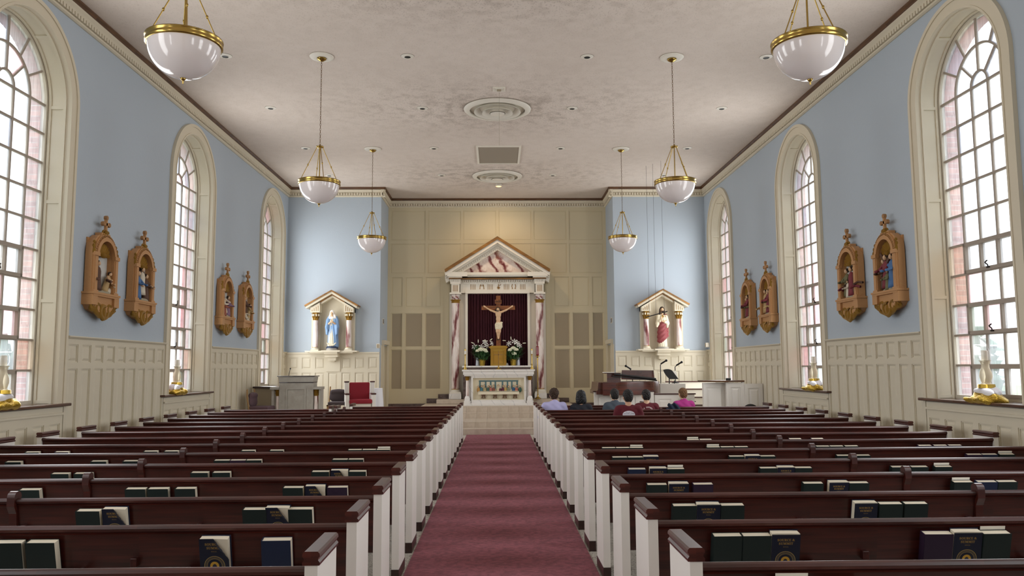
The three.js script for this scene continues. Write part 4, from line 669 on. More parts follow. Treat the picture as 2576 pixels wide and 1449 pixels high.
{
  const t = thing('madonna_statue', 'painted statue of a praying woman in blue mantle and white veil', 'statue', -4.634, 2.146, ZB + 0.22); t.scale.setScalar(1.14);
  M('plinth', cyl(0.155, 0.145, 0.05, 0, 0, 0, 8), mt.graymarble, t); M('globe_base', sph(0.15, 0, 0.055, 0, 1, 0.5, 0.8, 18), mat('#24344f', 0.5), t);
  const y = 0.11;
  M('dress', body([cap([0, y + 0.0, 0.01], [0, y + 0.5, 0.0], 0.105, 0.075, { sz: 0.75 }), ell([0, y + 0.56, 0.0], [0.085, 0.13, 0.06])], 0.009, 0.03, foldy(11, 0.005)), mt.plaster, t);
  M('mantle', body([...mir([cap([0.02, y + 0.02, -0.02], [0.015, y + 0.55, -0.02], 0.135, 0.11, { sz: 0.75 }), ell([0.07, y + 0.66, -0.01], [0.06, 0.08, 0.06], both), cap([0.1, y + 0.62, 0.0], [0.125, y + 0.46, 0.04], 0.055, 0.045, both), cap([0.125, y + 0.46, 0.04], [0.12, y + 0.3, 0.03], 0.04, 0.03, both)]), { cut: 1, a: [0, y - 0.05, 0.13], b: [0.01, y + 0.55, 0.12], r: 0.085, s: 0.05 }], 0.009, 0.03, foldy(13, 0.005)), mat('#7ea0c8', 0.55), t);
  M('crescent', new THREE.TorusGeometry(0.12, 0.013, 6, 16, 2.2).rotateZ(-PI / 2 - 1.1).translate(0, y + 0.13, 0.09), mt.plaster, t);
  M('face', body([ell([-0.012, y + 0.795, 0.02], [0.043, 0.056, 0.048]), cap([0, y + 0.7, 0], [-0.01, y + 0.76, 0.015], 0.03, 0.028), ell([-0.014, y + 0.785, 0.068], [0.008, 0.013, 0.01]), ell([-0.014, y + 0.765, 0.058], [0.016, 0.006, 0.01])], 0.006, 0.01), mt.skinplaster, t);
  M('veil', body([ell([-0.006, y + 0.815, 0.005], [0.062, 0.072, 0.062]), cap([-0.045, y + 0.78, 0.0], [-0.075, y + 0.68, 0.02], 0.03, 0.03), cap([0.04, y + 0.78, 0.0], [0.075, y + 0.68, 0.02], 0.03, 0.03), ell([0, y + 0.685, 0.02], [0.075, 0.035, 0.05]), ell([-0.014, y + 0.79, 0.075], [0.04, 0.055, 0.05], { cut: 1 })], 0.007, 0.02), mat('#eeeae4', 0.6), t);
  M('hands', body(mir([cap([0.075, y + 0.54, 0.07], [0.015, y + 0.585, 0.125], 0.022, 0.018, both), ...[0, 1, 2, 3].map((i) => cap([0.007, y + 0.59, 0.135 - i * 0.011], [0.004, y + 0.645 - i * 0.006, 0.128 - i * 0.012], 0.007, 0.0055, both)), cap([0.01, y + 0.59, 0.105], [0.014, y + 0.622, 0.098], 0.007, 0.006, both)]), 0.005, 0.006), mt.skinplaster, t);
}
{
  const t = thing('sacred_heart_statue', 'painted statue of a bearded man in cream robe and red mantle', 'statue', 4.65, 2.146, ZB + 0.22); t.scale.setScalar(1.08);
  M('plinth', join(cyl(0.165, 0.16, 0.05, 0, 0, 0, 8)), mt.graymarble, t); const y = 0.05;
  M('robe', body(mir([cap([0, y + 0.03, 0.01], [0, y + 0.62, 0.0], 0.115, 0.085, { sz: 0.72 }), ell([0, y + 0.72, 0.0], [0.1, 0.12, 0.065]), cap([0.1, y + 0.79, 0], [0.13, y + 0.62, 0.02], 0.045, 0.045, both), cap([-0.13, y + 0.62, 0.02], [-0.06, y + 0.70, 0.1], 0.042, 0.03), cap([0.13, y + 0.62, 0.02], [0.04, y + 0.645, 0.1], 0.04, 0.03), cap([-0.13, y + 0.6, 0.03], [-0.15, y + 0.53, 0.04], 0.04, 0.03), cap([0.13, y + 0.6, 0.03], [0.12, y + 0.52, 0.05], 0.04, 0.03)]), 0.009, 0.03, foldy(12, 0.005)), mt.plaster, t);
  M('mantle', body([cap([0, y + 0.24, 0.005], [0, y + 0.60, 0.0], 0.128, 0.112, { sz: 0.75 }), cap([-0.03, y + 0.16, 0.0], [-0.02, y + 0.4, 0.0], 0.11, 0.11, { sz: 0.8 }), cap([0.06, y + 0.5, -0.01], [0.085, y + 0.82, -0.02], 0.075, 0.05), cap([0.12, y + 0.55, 0.0], [0.13, y + 0.2, 0.01], 0.04, 0.03), { cut: 1, plane: (p) => p[1] - (y + 0.13 + 0.9 * p[0]) }], 0.009, 0.03, (p) => 0.008 * Math.sin(p[1] * 55 - p[0] * 45)), mat('#8e3f42', 0.6), t);
  M('face', body([ell([0, y + 0.975, 0.02], [0.044, 0.06, 0.05]), cap([0, y + 0.86, 0], [0, y + 0.93, 0.01], 0.034, 0.03), ell([0, y + 0.965, 0.072], [0.008, 0.014, 0.01])], 0.006, 0.01), mt.skinplaster, t);
  M('hair', body([ell([0, y + 0.995, 0.0], [0.058, 0.06, 0.06]), cap([-0.045, y + 0.98, 0.0], [-0.065, y + 0.86, 0.01], 0.025, 0.02), cap([0.045, y + 0.98, 0.0], [0.06, y + 0.86, 0.01], 0.025, 0.02), ell([0, y + 0.925, 0.05], [0.03, 0.025, 0.025]), ell([0, y + 0.975, 0.08], [0.036, 0.04, 0.05], { cut: 1 })], 0.006, 0.015), mt.hairbrown, t);
  M('hands', body([ell([-0.045, y + 0.72, 0.125], [0.018, 0.03, 0.014]), ...[0, 1, 2, 3].map((i) => cap([-0.052 + i * 0.009, y + 0.74, 0.128], [-0.05 + i * 0.01, y + 0.785 - Math.abs(i - 1.5) * 0.006, 0.122], 0.006, 0.005)), cap([-0.03, y + 0.725, 0.13], [-0.015, y + 0.745, 0.135], 0.006, 0.005), ell([0.03, y + 0.655, 0.125], [0.028, 0.018, 0.014]), ...[0, 1, 2, 3].map((i) => cap([0.01, y + 0.665 - i * 0.009, 0.128], [-0.035, y + 0.68 - i * 0.009, 0.128], 0.006, 0.005)), cap([0.02, y + 0.67, 0.13], [0.012, y + 0.695, 0.132], 0.006, 0.005)], 0.005, 0.006), mt.skinplaster, t);
  M('gilt_heart', join(sph(0.03, 0, y + 0.79, 0.08, 1, 1.1, 0.5, 12), cyl(0.006, 0.002, 0.05, 0, y + 0.81, 0.08, 8)), mt.gold, t);
}

// ---------- stations of the cross ----------
// local frame: x along the wall, y from the lowest ornament (0) to the cross (1.57), z out of the wall
const stationBody = (() => {
  const s = new THREE.Shape(), w = 0.38, ys = 0.95, top = 1.27; s.moveTo(-w, 0.36); s.lineTo(-w, ys); s.quadraticCurveTo(-w, 1.16, -0.2, top - 0.02); s.lineTo(-0.13, top - 0.02); s.lineTo(-0.13, top + 0.03); s.lineTo(0.13, top + 0.03); s.lineTo(0.13, top - 0.02); s.lineTo(0.2, top - 0.02); s.quadraticCurveTo(w, 1.16, w, ys); s.lineTo(w, 0.36); s.closePath();
  const h = new THREE.Path(), r = 0.25; h.moveTo(-r, 0.40); h.lineTo(-r, ys - 0.02); h.absarc(0, ys - 0.02, r, PI, 0, true); h.lineTo(r, 0.40); h.closePath(); s.holes.push(h);
  return join(tr(ext(s, 0.10), 0, 0, 0.02), BB(-0.34, 0.34, 0.38, 1.2, 0, 0.022));
})();
const stationBase = join(BB(-0.39, 0.39, 0.34, 0.375, 0, 0.17), BB(-0.37, 0.37, 0.21, 0.345, 0, 0.13), BB(-0.40, -0.25, 0.21, 0.36, 0, 0.165), BB(0.25, 0.40, 0.21, 0.36, 0, 0.165), BB(-0.41, 0.41, 0.368, 0.398, 0, 0.18), ext([[-0.36, 0.21], [0.36, 0.21], [0.3, 0.15], [0.1, 0.1], [-0.1, 0.1], [-0.3, 0.15]], 0.14));
const stationPilaster = join(BB(-0.06, 0.06, 0.39, 0.96, 0.11, 0.145), BB(-0.04, 0.04, 0.43, 0.92, 0.145, 0.155), BB(-0.07, 0.07, 0.93, 0.985, 0.11, 0.165), BB(-0.07, 0.07, 0.39, 0.43, 0.11, 0.16));
const stationArch = (() => { const l = [tr(halfRing(0.24, 0.30, 0, PI, 0.05), 0, 0.94, 0.105), tr(halfRing(0.30, 0.345, 0, PI, 0.035), 0, 0.94, 0.105)]; for (let i = 0; i < 26; i++) { const a = (i + 0.5) / 26 * PI; l.push(sph(0.014, 0.322 * Math.cos(a), 0.94 + 0.322 * Math.sin(a), 0.142, 1, 1, 1, 5)); } return join(l); })();
const stationShell = (() => { const l = []; for (let i = 0; i < 9; i++) { const a = PI * (0.04 + 0.92 * i / 8); l.push(tr(cap3(0.008, 0.034, 0.2), 0, 0, 0).rotateZ(a - PI / 2).translate(0, 0.96, 0.075)); } l.push(sph(0.05, 0, 0.97, 0.09, 1.4, 0.8, 0.8, 8)); return join(l); })();
function cap3(r0, r1, h) { return lathe([[0.001, 0], [r0, 0.01], [r1, h * 0.85], [r1 * 0.7, h * 0.97], [0.001, h]], 8); }
const scroll = (r, t) => new THREE.TorusGeometry(r, t, 6, 14, 5.2);
const stationGilt = join(scroll(0.1, 0.034).scale(0.9, 1.1, 1).rotateZ(1.2).translate(0, 0.12, 0.13), sph(0.08, 0, 0.11, 0.12, 0.8, 1.2, 0.6, 10), sph(0.04, 0, 0.03, 0.12, 1, 1, 0.8, 8),
  ...[-1, 1].flatMap((s) => [scroll(0.06, 0.025).rotateZ(s * 0.8).translate(s * 0.17, 0.17, 0.13), sph(0.065, s * 0.29, 0.16, 0.11, 1.2, 0.8, 0.7, 8), scroll(0.045, 0.02).translate(s * 0.33, 0.2, 0.13), tube([[s * 0.08, 0.05, 0.11], [s * 0.2, 0.09, 0.13], [s * 0.35, 0.2, 0.12]], 0.03, 6)]));
const stationCrest = join(...[-1, 1].flatMap((s) => [sph(0.05, s * 0.07, 1.25, 0.115, 1, 0.8, 0.7, 8), sph(0.04, s * 0.14, 1.215, 0.12, 1.2, 0.8, 0.7, 8), sph(0.035, s * 0.2, 1.17, 0.12, 1, 0.9, 0.7, 8), scroll(0.03, 0.013).translate(s * 0.06, 1.31, 0.11), sph(0.04, s * 0.35, 0.995, 0.125, 0.8, 1.4, 0.7, 8), sph(0.032, s * 0.345, 1.07, 0.12, 0.9, 1.2, 0.7, 8), sph(0.028, s * 0.325, 1.13, 0.115, 0.9, 1.1, 0.7, 8)]), sph(0.05, 0, 1.30, 0.11, 0.9, 1.2, 0.8, 8));
const stationCross = join(BB(-0.02, 0.02, 1.28, 1.54, 0.09, 0.126), BB(-0.08, 0.08, 1.422, 1.462, 0.09, 0.126), ...[[0, 1.54], [-0.082, 1.442], [0.082, 1.442]].map(([x, y]) => new THREE.CylinderGeometry(0.036, 0.036, 0.045, 6).rotateX(PI / 2).translate(x, y, 0.108)));
const sky1 = mat('#c9c8c2', 0.9), rockm = mat('#a39a84', 0.95), woodx = mat('#5a3a28', 0.7);
const robeM = ['#7a2f38', '#4a6f9e', '#b79a6a', '#6d6a4a', '#d6ccb8', '#5b4032', '#8d6f86', '#9c5a45'].map((h) => mat(h, 0.75));
const robeGeo = join(lathe([[0.001, 0], [0.085, 0], [0.08, 0.05], [0.062, 0.2], [0.066, 0.28], [0.05, 0.33], [0.02, 0.36], [0.001, 0.36]], 12).scale(1, 1, 0.65)), headGeo = sph(0.032, 0, 0.4, 0.012, 0.9, 1.15, 1, 8), hairGeo = sph(0.037, 0, 0.413, -0.004, 1, 1.05, 0.95, 8);
const armGeo = join(tube([[0.055, 0.31, 0.01], [0.095, 0.24, 0.05], [0.07, 0.22, 0.1]], 0.02, 6), sph(0.018, 0.065, 0.22, 0.11, 1, 1, 1.3, 6));
function reliefFigure(p, x, y, z, h, robe, o = {}) {
  const f = grp('relief_figure', p, x * 1.05, y - 0.02, z + 0.02, o.turn ?? 0); f.scale.setScalar(h / 0.36); f.rotation.z = o.lean ?? 0;
  M('robe', robeGeo, robe, f); M('head', headGeo, mt.skinplaster, f); M('hair', hairGeo, o.hair ?? mt.hairbrown, f);
  for (const s of [-1, 1]) { const a = M('arm', armGeo, o.arms ?? robe, f); a.scale.x = s; if (o.raise) a.rotation.z = s * o.raise; }
}
const SCENES = [   // per station, loosely what each relief shows
  (p) => { reliefFigure(p, -0.1, 0.46, 0.05, 0.36, robeM[5], { raise: 1.2 }); reliefFigure(p, 0.06, 0.44, 0.07, 0.3, robeM[2], { lean: -0.5, arms: mt.skinplaster }); reliefFigure(p, 0.14, 0.43, 0.06, 0.24, robeM[4], { lean: -1.1 }); },
  (p) => { M('carved_cross', join(BB(-0.02, 0.02, 0.45, 1.06, 0.03, 0.06), BB(-0.16, 0.16, 0.86, 0.9, 0.03, 0.06)), woodx, p); reliefFigure(p, 0.0, 0.52, 0.07, 0.38, robeM[4], { raise: 1.3, arms: mt.skinplaster }); reliefFigure(p, -0.14, 0.44, 0.07, 0.38, robeM[1]); reliefFigure(p, 0.14, 0.44, 0.07, 0.36, robeM[5]); },
  (p) => { M('carved_cross', join(BB(-0.02, 0.02, 0.45, 1.12, 0.03, 0.06), BB(-0.15, 0.15, 0.93, 0.97, 0.03, 0.06)), woodx, p); reliefFigure(p, -0.05, 0.5, 0.07, 0.36, robeM[4], { lean: 0.4 }); reliefFigure(p, 0.1, 0.44, 0.08, 0.36, robeM[6]); reliefFigure(p, -0.13, 0.43, 0.09, 0.3, robeM[7]); },
  (p) => { reliefFigure(p, -0.06, 0.5, 0.06, 0.4, robeM[5]); reliefFigure(p, 0.07, 0.44, 0.08, 0.34, robeM[2], { lean: -0.4 }); reliefFigure(p, 0.02, 0.42, 0.1, 0.26, robeM[4], { lean: 1.0 }); },
  (p) => { M('carved_cross', join(B(0.5, 0.045, 0.035, 0, 0.78, 0.11).rotateZ(0).applyMatrix4(new THREE.Matrix4().makeTranslation(0, 0, 0)), B(0.045, 0.36, 0.035, -0.02, 0.86, 0.1)).translate(0, -0.8, 0).rotateZ(0.75).translate(0, 0.82, 0), woodx, p); reliefFigure(p, -0.03, 0.46, 0.08, 0.42, robeM[0]); reliefFigure(p, -0.15, 0.46, 0.05, 0.38, robeM[5]); reliefFigure(p, 0.14, 0.45, 0.08, 0.42, robeM[1]); reliefFigure(p, 0.05, 0.42, 0.11, 0.26, robeM[3]); },
  (p) => { reliefFigure(p, -0.1, 0.46, 0.07, 0.38, robeM[3]); reliefFigure(p, 0.08, 0.45, 0.08, 0.4, robeM[0], { raise: 1.4 }); reliefFigure(p, 0.0, 0.43, 0.11, 0.24, robeM[4]); reliefFigure(p, 0.15, 0.5, 0.05, 0.36, robeM[5], { raise: 1.3 }); },
  (p) => { reliefFigure(p, -0.1, 0.46, 0.07, 0.42, robeM[2], { raise: 1.5 }); reliefFigure(p, 0.1, 0.45, 0.08, 0.42, robeM[0]); reliefFigure(p, 0.0, 0.44, 0.05, 0.4, robeM[5]); M('bench', BB(-0.05, 0.05, 0.42, 0.56, 0.05, 0.12), sky1, p); },
  (p) => { reliefFigure(p, 0.03, 0.45, 0.08, 0.42, robeM[0]); reliefFigure(p, -0.13, 0.45, 0.05, 0.38, robeM[5]); reliefFigure(p, 0.15, 0.44, 0.06, 0.36, robeM[3]); },
];
[[-1, -11.9, 'gilt arched station plaque, left wall, fallen brown figures, nearest one', 0], [-1, -13.22, 'gilt arched station plaque, left wall, crucified figure with blue robe, second one', 1], [-1, -17.33, 'gilt arched station plaque, left wall, figures lowered from a cross, third one', 2], [-1, -18.75, 'gilt arched station plaque, left wall, kneeling brown figures, farthest one', 3],
  [1, -11.86, 'gilt arched station plaque, right wall, man carrying a cross, nearest one', 4], [1, -13.17, 'gilt arched station plaque, right wall, fallen red figure, second one', 5], [1, -17.26, 'gilt arched station plaque, right wall, stripped figure beside red robe, third one', 6], [1, -18.63, 'gilt arched station plaque, right wall, lone dark-red standing figure, farthest one', 7]].forEach(([s, z, label, i]) => {
  const t = thing('station_plaque', label, 'plaque', s * WALL, 2.37, z, -s * PI / 2, 'stations of the cross');
  M('frame_body', stationBody, mt.stationwood, t); M('frame_base', stationBase, mt.stationwood, t); M('arch_moulding', stationArch, mt.stationwood, t);
  for (const q of [-1, 1]) M('pilaster', stationPilaster, mt.stationwood, t).position.x = q * 0.305;
  M('shell', stationShell, mt.gold, t); M('gilt_pendant', stationGilt, mt.gold, t); M('gilt_crest', stationCrest, mt.gold, t); M('top_cross', stationCross, mt.stationwood, t);
  const r = grp('relief', t); M('painted_sky', BB(-0.245, 0.245, 0.4, 1.14, 0.022, 0.03), sky1, r); M('rocky_ground', body([ell([0, 0.4, 0.06], [0.23, 0.055, 0.07]), ell([0.1, 0.41, 0.1], [0.1, 0.04, 0.05])], 0.014, 0.03), rockm, r); SCENES[i](r);
});

// ---------- ambo and left side ----------
{
  const t = thing('ambo', 'grey-white panelled reading desk with small gilt columns at its sides', 'lectern', -4.765, 0.29, -19.0), Y = (y) => y - 0.29;
  M('body', BB(-0.40, 0.40, 0, Y(1.31), -0.4, 0), mt.graymarble, t); M('desk_fascia', join(ext([[0.40, Y(1.33)], [0.42, Y(1.45)], [-0.42, Y(1.45)], [-0.40, Y(1.33)]].reverse(), 0.46).translate(0, 0, -0.43)), mt.graymarble, t);
  M('dark_trim', join(BB(-0.405, 0.405, Y(1.31), Y(1.33), -0.41, 0.012), BB(-0.44, 0.44, Y(1.455), Y(1.475), -0.46, 0.05)), mt.darkwood, t);
  const pn = grp('front_panel', t, 0, 0, 0); M('panel_mould', (() => { const f = shp([[-0.235, 0.1], [0.235, 0.1], [0.235, Y(1.19)], [-0.235, Y(1.19)]]), h = new THREE.Path(); h.moveTo(-0.2, 0.135); h.lineTo(-0.2, Y(1.155)); h.lineTo(0.2, Y(1.155)); h.lineTo(0.2, 0.135); h.closePath(); f.holes.push(h); return ext(f, 0.02); })(), mt.graymarble, pn);
  for (const s of [-1, 1]) {
    const c = grp('side_column', t, s * (s < 0 ? 0.44 : 0.46), 0, -0.08);
    M('gilt_capital', capital(0.05, 0.15, 'amb'), mt.gold, c).position.y = Y(1.0); const sh = M('column_shaft', roundShaft(0.055, 0.66, 'amb'), mt.redmarble, c); sh.position.y = 0.06; M('column_base', attic(0.055, 0.07), mt.graymarble, c);
    M('wing', join(BB(s * 0.40, s * 0.60, Y(1.155), Y(1.215), -0.3, 0.06), BB(s * 0.53, s * 0.58, 0, Y(1.155), -0.3, -0.02)), mt.graymarble, t);
  }
  M('gooseneck_microphone', join(tube([[-0.24, Y(1.47), -0.2], [-0.22, Y(1.55), -0.2], [-0.19, Y(1.63), -0.15]], 0.006, 6), sph(0.016, -0.185, Y(1.645), -0.14, 1, 1.3, 1, 8)), mt.blackmetal, t);
}
{ const t = thing('credence_table', 'low side table with dark top behind the padded chair by the left wall', 'table', -5.62, 0.29, -19.5);
  M('table_top', BB(-0.26, 0.2, 0.89, 0.93, -0.25, 0.2), mt.darkwood, t); M('side_board', join(BB(-0.24, 0.18, 0.05, 0.89, 0.1, 0.14), BB(-0.24, -0.2, 0, 0.89, -0.2, 0.12), BB(0.14, 0.18, 0, 0.89, -0.2, 0.12)), mt.screen, t); }
function padChair(name, label, x, y, z, ry, cloth) {
  const t = thing(name, label, 'chair', x, y, z, ry);
  M('backrest', body([ell([0, 0.68, -0.2], [0.21, 0.13, 0.04]), cap([-0.16, 0.74, -0.2], [0.16, 0.74, -0.2], 0.045), ell([0, 0.56, -0.19], [0.205, 0.10, 0.035])], 0.014, 0.04), cloth, t); M('seat', RB(0.46, 0.09, 0.46, 0.03, 0, 0.45, 0.02), cloth, t);
  for (const s of [-1, 1]) {
    M('side_frame', join(tube([[s * 0.24, 0.38, -0.22], [s * 0.24, 0.40, 0.1], [s * 0.24, 0.40, 0.24]], 0.022, 8), tube([[s * 0.24, 0.42, -0.2], [s * 0.23, 0.7, -0.25], [s * 0.22, 0.88, -0.26]], 0.018, 8)), mt.oak, t);
    for (const q of [-1, 1]) M('leg', tube([[s * 0.24, 0.40, q * 0.18], [s * 0.24, 0.2, q * 0.19], [s * 0.24, 0, q * 0.24]], 0.02, 8), mt.oak, t);
  }
}
padChair('padded_chair', 'mauve padded chair with light wood legs by the left wall', -5.5, 0.29, -18.75, 1.5, mt.mauve);
padChair('padded_chair', 'dark padded chair with light wood legs beside the red presider chair', -4.18, 0.29, -21.0, 0.1, mt.graycloth);
{
  const t = thing('presider_chair', 'red upholstered presider chair with white posts and dark caps', 'chair', -3.56, 0.29, -20.75, 0.25), W = 0.33;
  M('backrest', RB(0.52, 0.62, 0.09, 0.03, 0, 0.68, -0.2), mt.redcloth, t); M('seat', RB(0.58, 0.11, 0.5, 0.035, 0, 0.51, 0.05), mt.redcloth, t); M('apron', BB(-0.27, 0.27, 0.36, 0.46, -0.15, 0.22), mt.trimwhite, t);
  for (const s of [-1, 1]) {
    const p = M('post', BB(s * W - 0.05, s * W + 0.05, 0, 0.99, -0.28, -0.16), mt.white, t); M('post_cap', join(RB(0.125, 0.035, 0.15, 0.01, s * W, 1.005, -0.22)), mt.wood, p);
    const a = M('arm_panel', BB(s * W - 0.045, s * W + 0.045, 0, 0.68, -0.16, 0.25), mt.white, t); M('armrest', RB(0.12, 0.04, 0.44, 0.012, s * W, 0.70, 0.05), mt.wood, a);
  }
}
{ const t = thing('draped_table', 'small table under a white cloth beside the red chair', 'table', -3.27, 0.29, -21.35);
  const g = new THREE.CylinderGeometry(0.2, 0.26, 0.82, 60, 8, false).translate(0, 0.415, 0), p = g.attributes.position; for (let i = 0; i < p.count; i++) { const a = Math.atan2(p.getZ(i), p.getX(i)), k = 1 + 0.07 * Math.sin(a * 9) * (1 - p.getY(i) / 0.83); p.setX(i, p.getX(i) * k); p.setZ(i, p.getZ(i) * k); } g.computeVertexNormals(); M('cloth', g, mt.whitecloth, t); }

// ---------- choir side ----------
function boxScreen(name, label, x, z, w, h, y0, n, ry, topM, o = {}) {
  const t = thing(name, label, o.cat ?? 'screen', x, y0, z, ry), cells = []; const pw = w / n; for (let i = 0; i < n; i++) cells.push([i * pw + 0.08, (i + 1) * pw - 0.08, 0.12, h - 0.1]);
  M('core', BB(0, w, 0, h, -0.08, 0), mt.white, t); panelling(t, 0, w, 0, h, cells, mt.white, { t: 0.02, back: 0.006 }); M('top_rail', RB(w + 0.06, 0.03, 0.16, 0.008, w / 2, h + 0.015, -0.03), topM, t); return t;
}
boxScreen('choir_screen', 'white panelled choir screen with brown rail before the grand piano', 2.28, -19.0, 1.42, 0.76, 0.29, 4, 0, mt.wood);
boxScreen('choir_screen', 'lower white panelled choir screen between piano and lectern', 3.72, -19.02, 0.95, 0.69, 0.29, 2, 0, mt.wood);
{
  const t = thing('cantor_lectern', 'white angular cantor desk with brown top beside the choir steps', 'lectern', 4.98, 0.29, -18.05), Y = (y) => y - 0.29;
  const a = boxScreenPart(t, -0.33, -0.05, 0.55, 0.98, 0.18), b = boxScreenPart(t, 0.2, 0.03, 0.36, 0.98, -0.02);
  M('desk_top', ext([[-0.36, 0.0], [0.2, -0.13], [0.58, -0.08], [0.58, 0.4], [-0.36, 0.4]], 0.035).rotateX(-PI / 2).translate(0, 1.0, 0.0), mt.brownwood, t);
  M('corner_post', join(BB(0.17, 0.22, 0, 1.0, -0.02, 0.06), BB(0.53, 0.58, 0, 1.0, -0.02, 0.06)), mt.white, t); M('desk_phone', join(RB(0.1, 0.05, 0.1, 0.015, 0.28, 1.06, -0.15)), mt.black, t);
}
function boxScreenPart(t, x, z, w, h, ry) { const g = grp('front_panel', t, x, 0, z, ry); const f = shp([[0, 0], [w, 0], [w, h], [0, h]]), q = new THREE.Path(); q.moveTo(0.07, 0.1); q.lineTo(0.07, h - 0.1); q.lineTo(w - 0.07, h - 0.1); q.lineTo(w - 0.07, 0.1); q.closePath(); f.holes.push(q); M('panel_frame', join(BB(0, w, 0, h, -0.05, 0), ext(f, 0.02)), mt.white, g); const p = M('panel', panelGeo(w - 0.2, h - 0.26, 0.016, 0.03), mt.white, g); p.position.set(w / 2, h / 2, 0); return g; }
{ const t = thing('choir_cabinet', 'small white panelled cabinet by the wall beside the cantor desk', 'cabinet', 5.56, 0.29, -17.98);
  boxScreenPart(t, 0.0, 0.02, 0.4, 0.96, 0); M('carcass', BB(0.0, 0.4, 0, 0.94, -0.35, -0.03), mt.white, t); }
{ // stepped choir risers
  const t = thing('choir_risers', 'white choir risers with dark red nosings beside the cantor desk', 'risers', 5.15, 0.29, -20.3);
  [[0.0, 0.2], [-0.45, 0.38], [-0.9, 0.58], [-1.35, 0.77]].forEach(([z, h], i) => { M('riser_step', BB(-0.6, 0.76, 0, h + 0.16, z - 0.45, z), mt.trimwhite, t); M('step_nosing', RB(1.36, 0.03, 0.1, 0.008, 0.08, h + 0.175, z - 0.03), mt.wood, t); });
}
{ const t = thing('choir_platform', 'curved white fluted platform front behind the music stand', 'platform', 4.4, 0.29, -20.25);
  const s = new THREE.Shape(); s.absarc(0, -1.2, 1.2, PI / 2 + 0.33, PI / 2 - 0.2, true); s.lineTo(0.24, -0.5); s.lineTo(-0.39, -0.5); s.closePath(); M('platform_front', ext(s, 0.93).rotateX(-PI / 2), mt.white, t); M('platform_bead', [...Array(10).keys()].map((i) => 0) && join([...Array(11).keys()].map((i) => cyl(0.008, 0.008, 0.85, 1.2 * Math.sin(-0.3 + i * 0.045), 0.03, 1.2 - 1.2 * Math.cos(-0.3 + i * 0.045) + 0.002, 6))), mt.white, t); }
{
  const t = thing('grand_piano', 'mahogany grand piano with folded lid behind the choir screen', 'piano', 2.45, 0.29, -20.0), Y = (y) => y - 0.29;
  const s = new THREE.Shape(); s.moveTo(0.0, 0.55); s.lineTo(1.48, 0.55); s.bezierCurveTo(1.55, 0.3, 1.5, -0.1, 1.2, -0.35); s.bezierCurveTo(0.95, -0.55, 0.6, -0.45, 0.3, -0.75); s.lineTo(0, -0.75); s.closePath();
  M('case', ext(s, 0.29, { bevelEnabled: true, bevelSize: 0.01, bevelThickness: 0.01, bevelSegments: 2 }).rotateX(-PI / 2).translate(0, Y(0.99), 0.62), mt.piano, t);
  M('cheek', ext([[0, 0], [0.14, 0], [0.14, 0.28], [0.05, 0.28], [0.03, 0.1], [0, 0.08]], 1.3).translate(-0.14, Y(1.0), -0.1), mt.piano, t);
  M('raised_lid', ext([[0.72, Y(1.32)], [1.58, Y(1.30)], [1.56, Y(1.55)], [0.74, Y(1.56)]], 0.03).translate(0, 0, -0.55), mt.piano, t);
  M('front_lid_fold', join(B(1.1, 0.03, 0.5).rotateZ(-0.1).translate(0.95, Y(1.36), -0.05), RB(1.05, 0.05, 0.08, 0.02).rotateZ(-0.12).translate(0.95, Y(1.40), 0.2)), mt.black, t);
  M('music_desk', join(BB(0.28, 0.62, Y(1.28), Y(1.48), -0.02, 0.02), BB(0.2, 0.64, Y(1.48), Y(1.50), -0.15, 0.1)), mt.piano, t); M('white_score', BB(0.18, 0.46, Y(1.50), Y(1.515), -0.1, 0.12), mt.paper, t);
  for (const [x, z] of [[0.15, -0.2], [1.2, -0.2], [0.5, 0.95]]) M('leg', cyl(0.05, 0.07, Y(1.0), x, 0, z, 12), mt.piano, t);
}
function micStand(label, x, y, z, list, feet = 0.2) {
  const t = thing('microphone_stand', label, 'microphone', x, y, z);
  M('pole', cyl(0.011, 0.011, list[0], 0, 0, 0, 8), mt.blackmetal, t); M('base', lathe([[0.001, 0], [feet, 0], [feet, 0.015], [0.02, 0.04], [0.001, 0.04]], 18), mt.blackmetal, t);
  M('boom', rod([0, list[0], 0], [list[1], list[2], 0.05], 0.009), mt.blackmetal, t); M('microphone', join(rod([list[1] - 0.06 * Math.sign(list[1]), list[2] - 0.03, 0.04], [list[1] + 0.07 * Math.sign(list[1]), list[2] + 0.05, 0.06], 0.02, 10), sph(0.032, list[1] + 0.08 * Math.sign(list[1]), list[2] + 0.055, 0.062, 1, 1, 1, 8)), mt.blackmetal, t);
}
micStand('straight microphone stand, mic pointing up behind the black music stand', 4.08, 0.29, -20.0, [1.4, 0.06, 1.45]);
micStand('microphone stand with hanging cable beside the black music stand', 4.55, 1.22, -20.45, [0.42, 0.08, 0.48], 0.1);
micStand('short microphone stand rising behind the piano lid', 3.5, 0.29, -20.75, [1.22, -0.1, 1.32]);
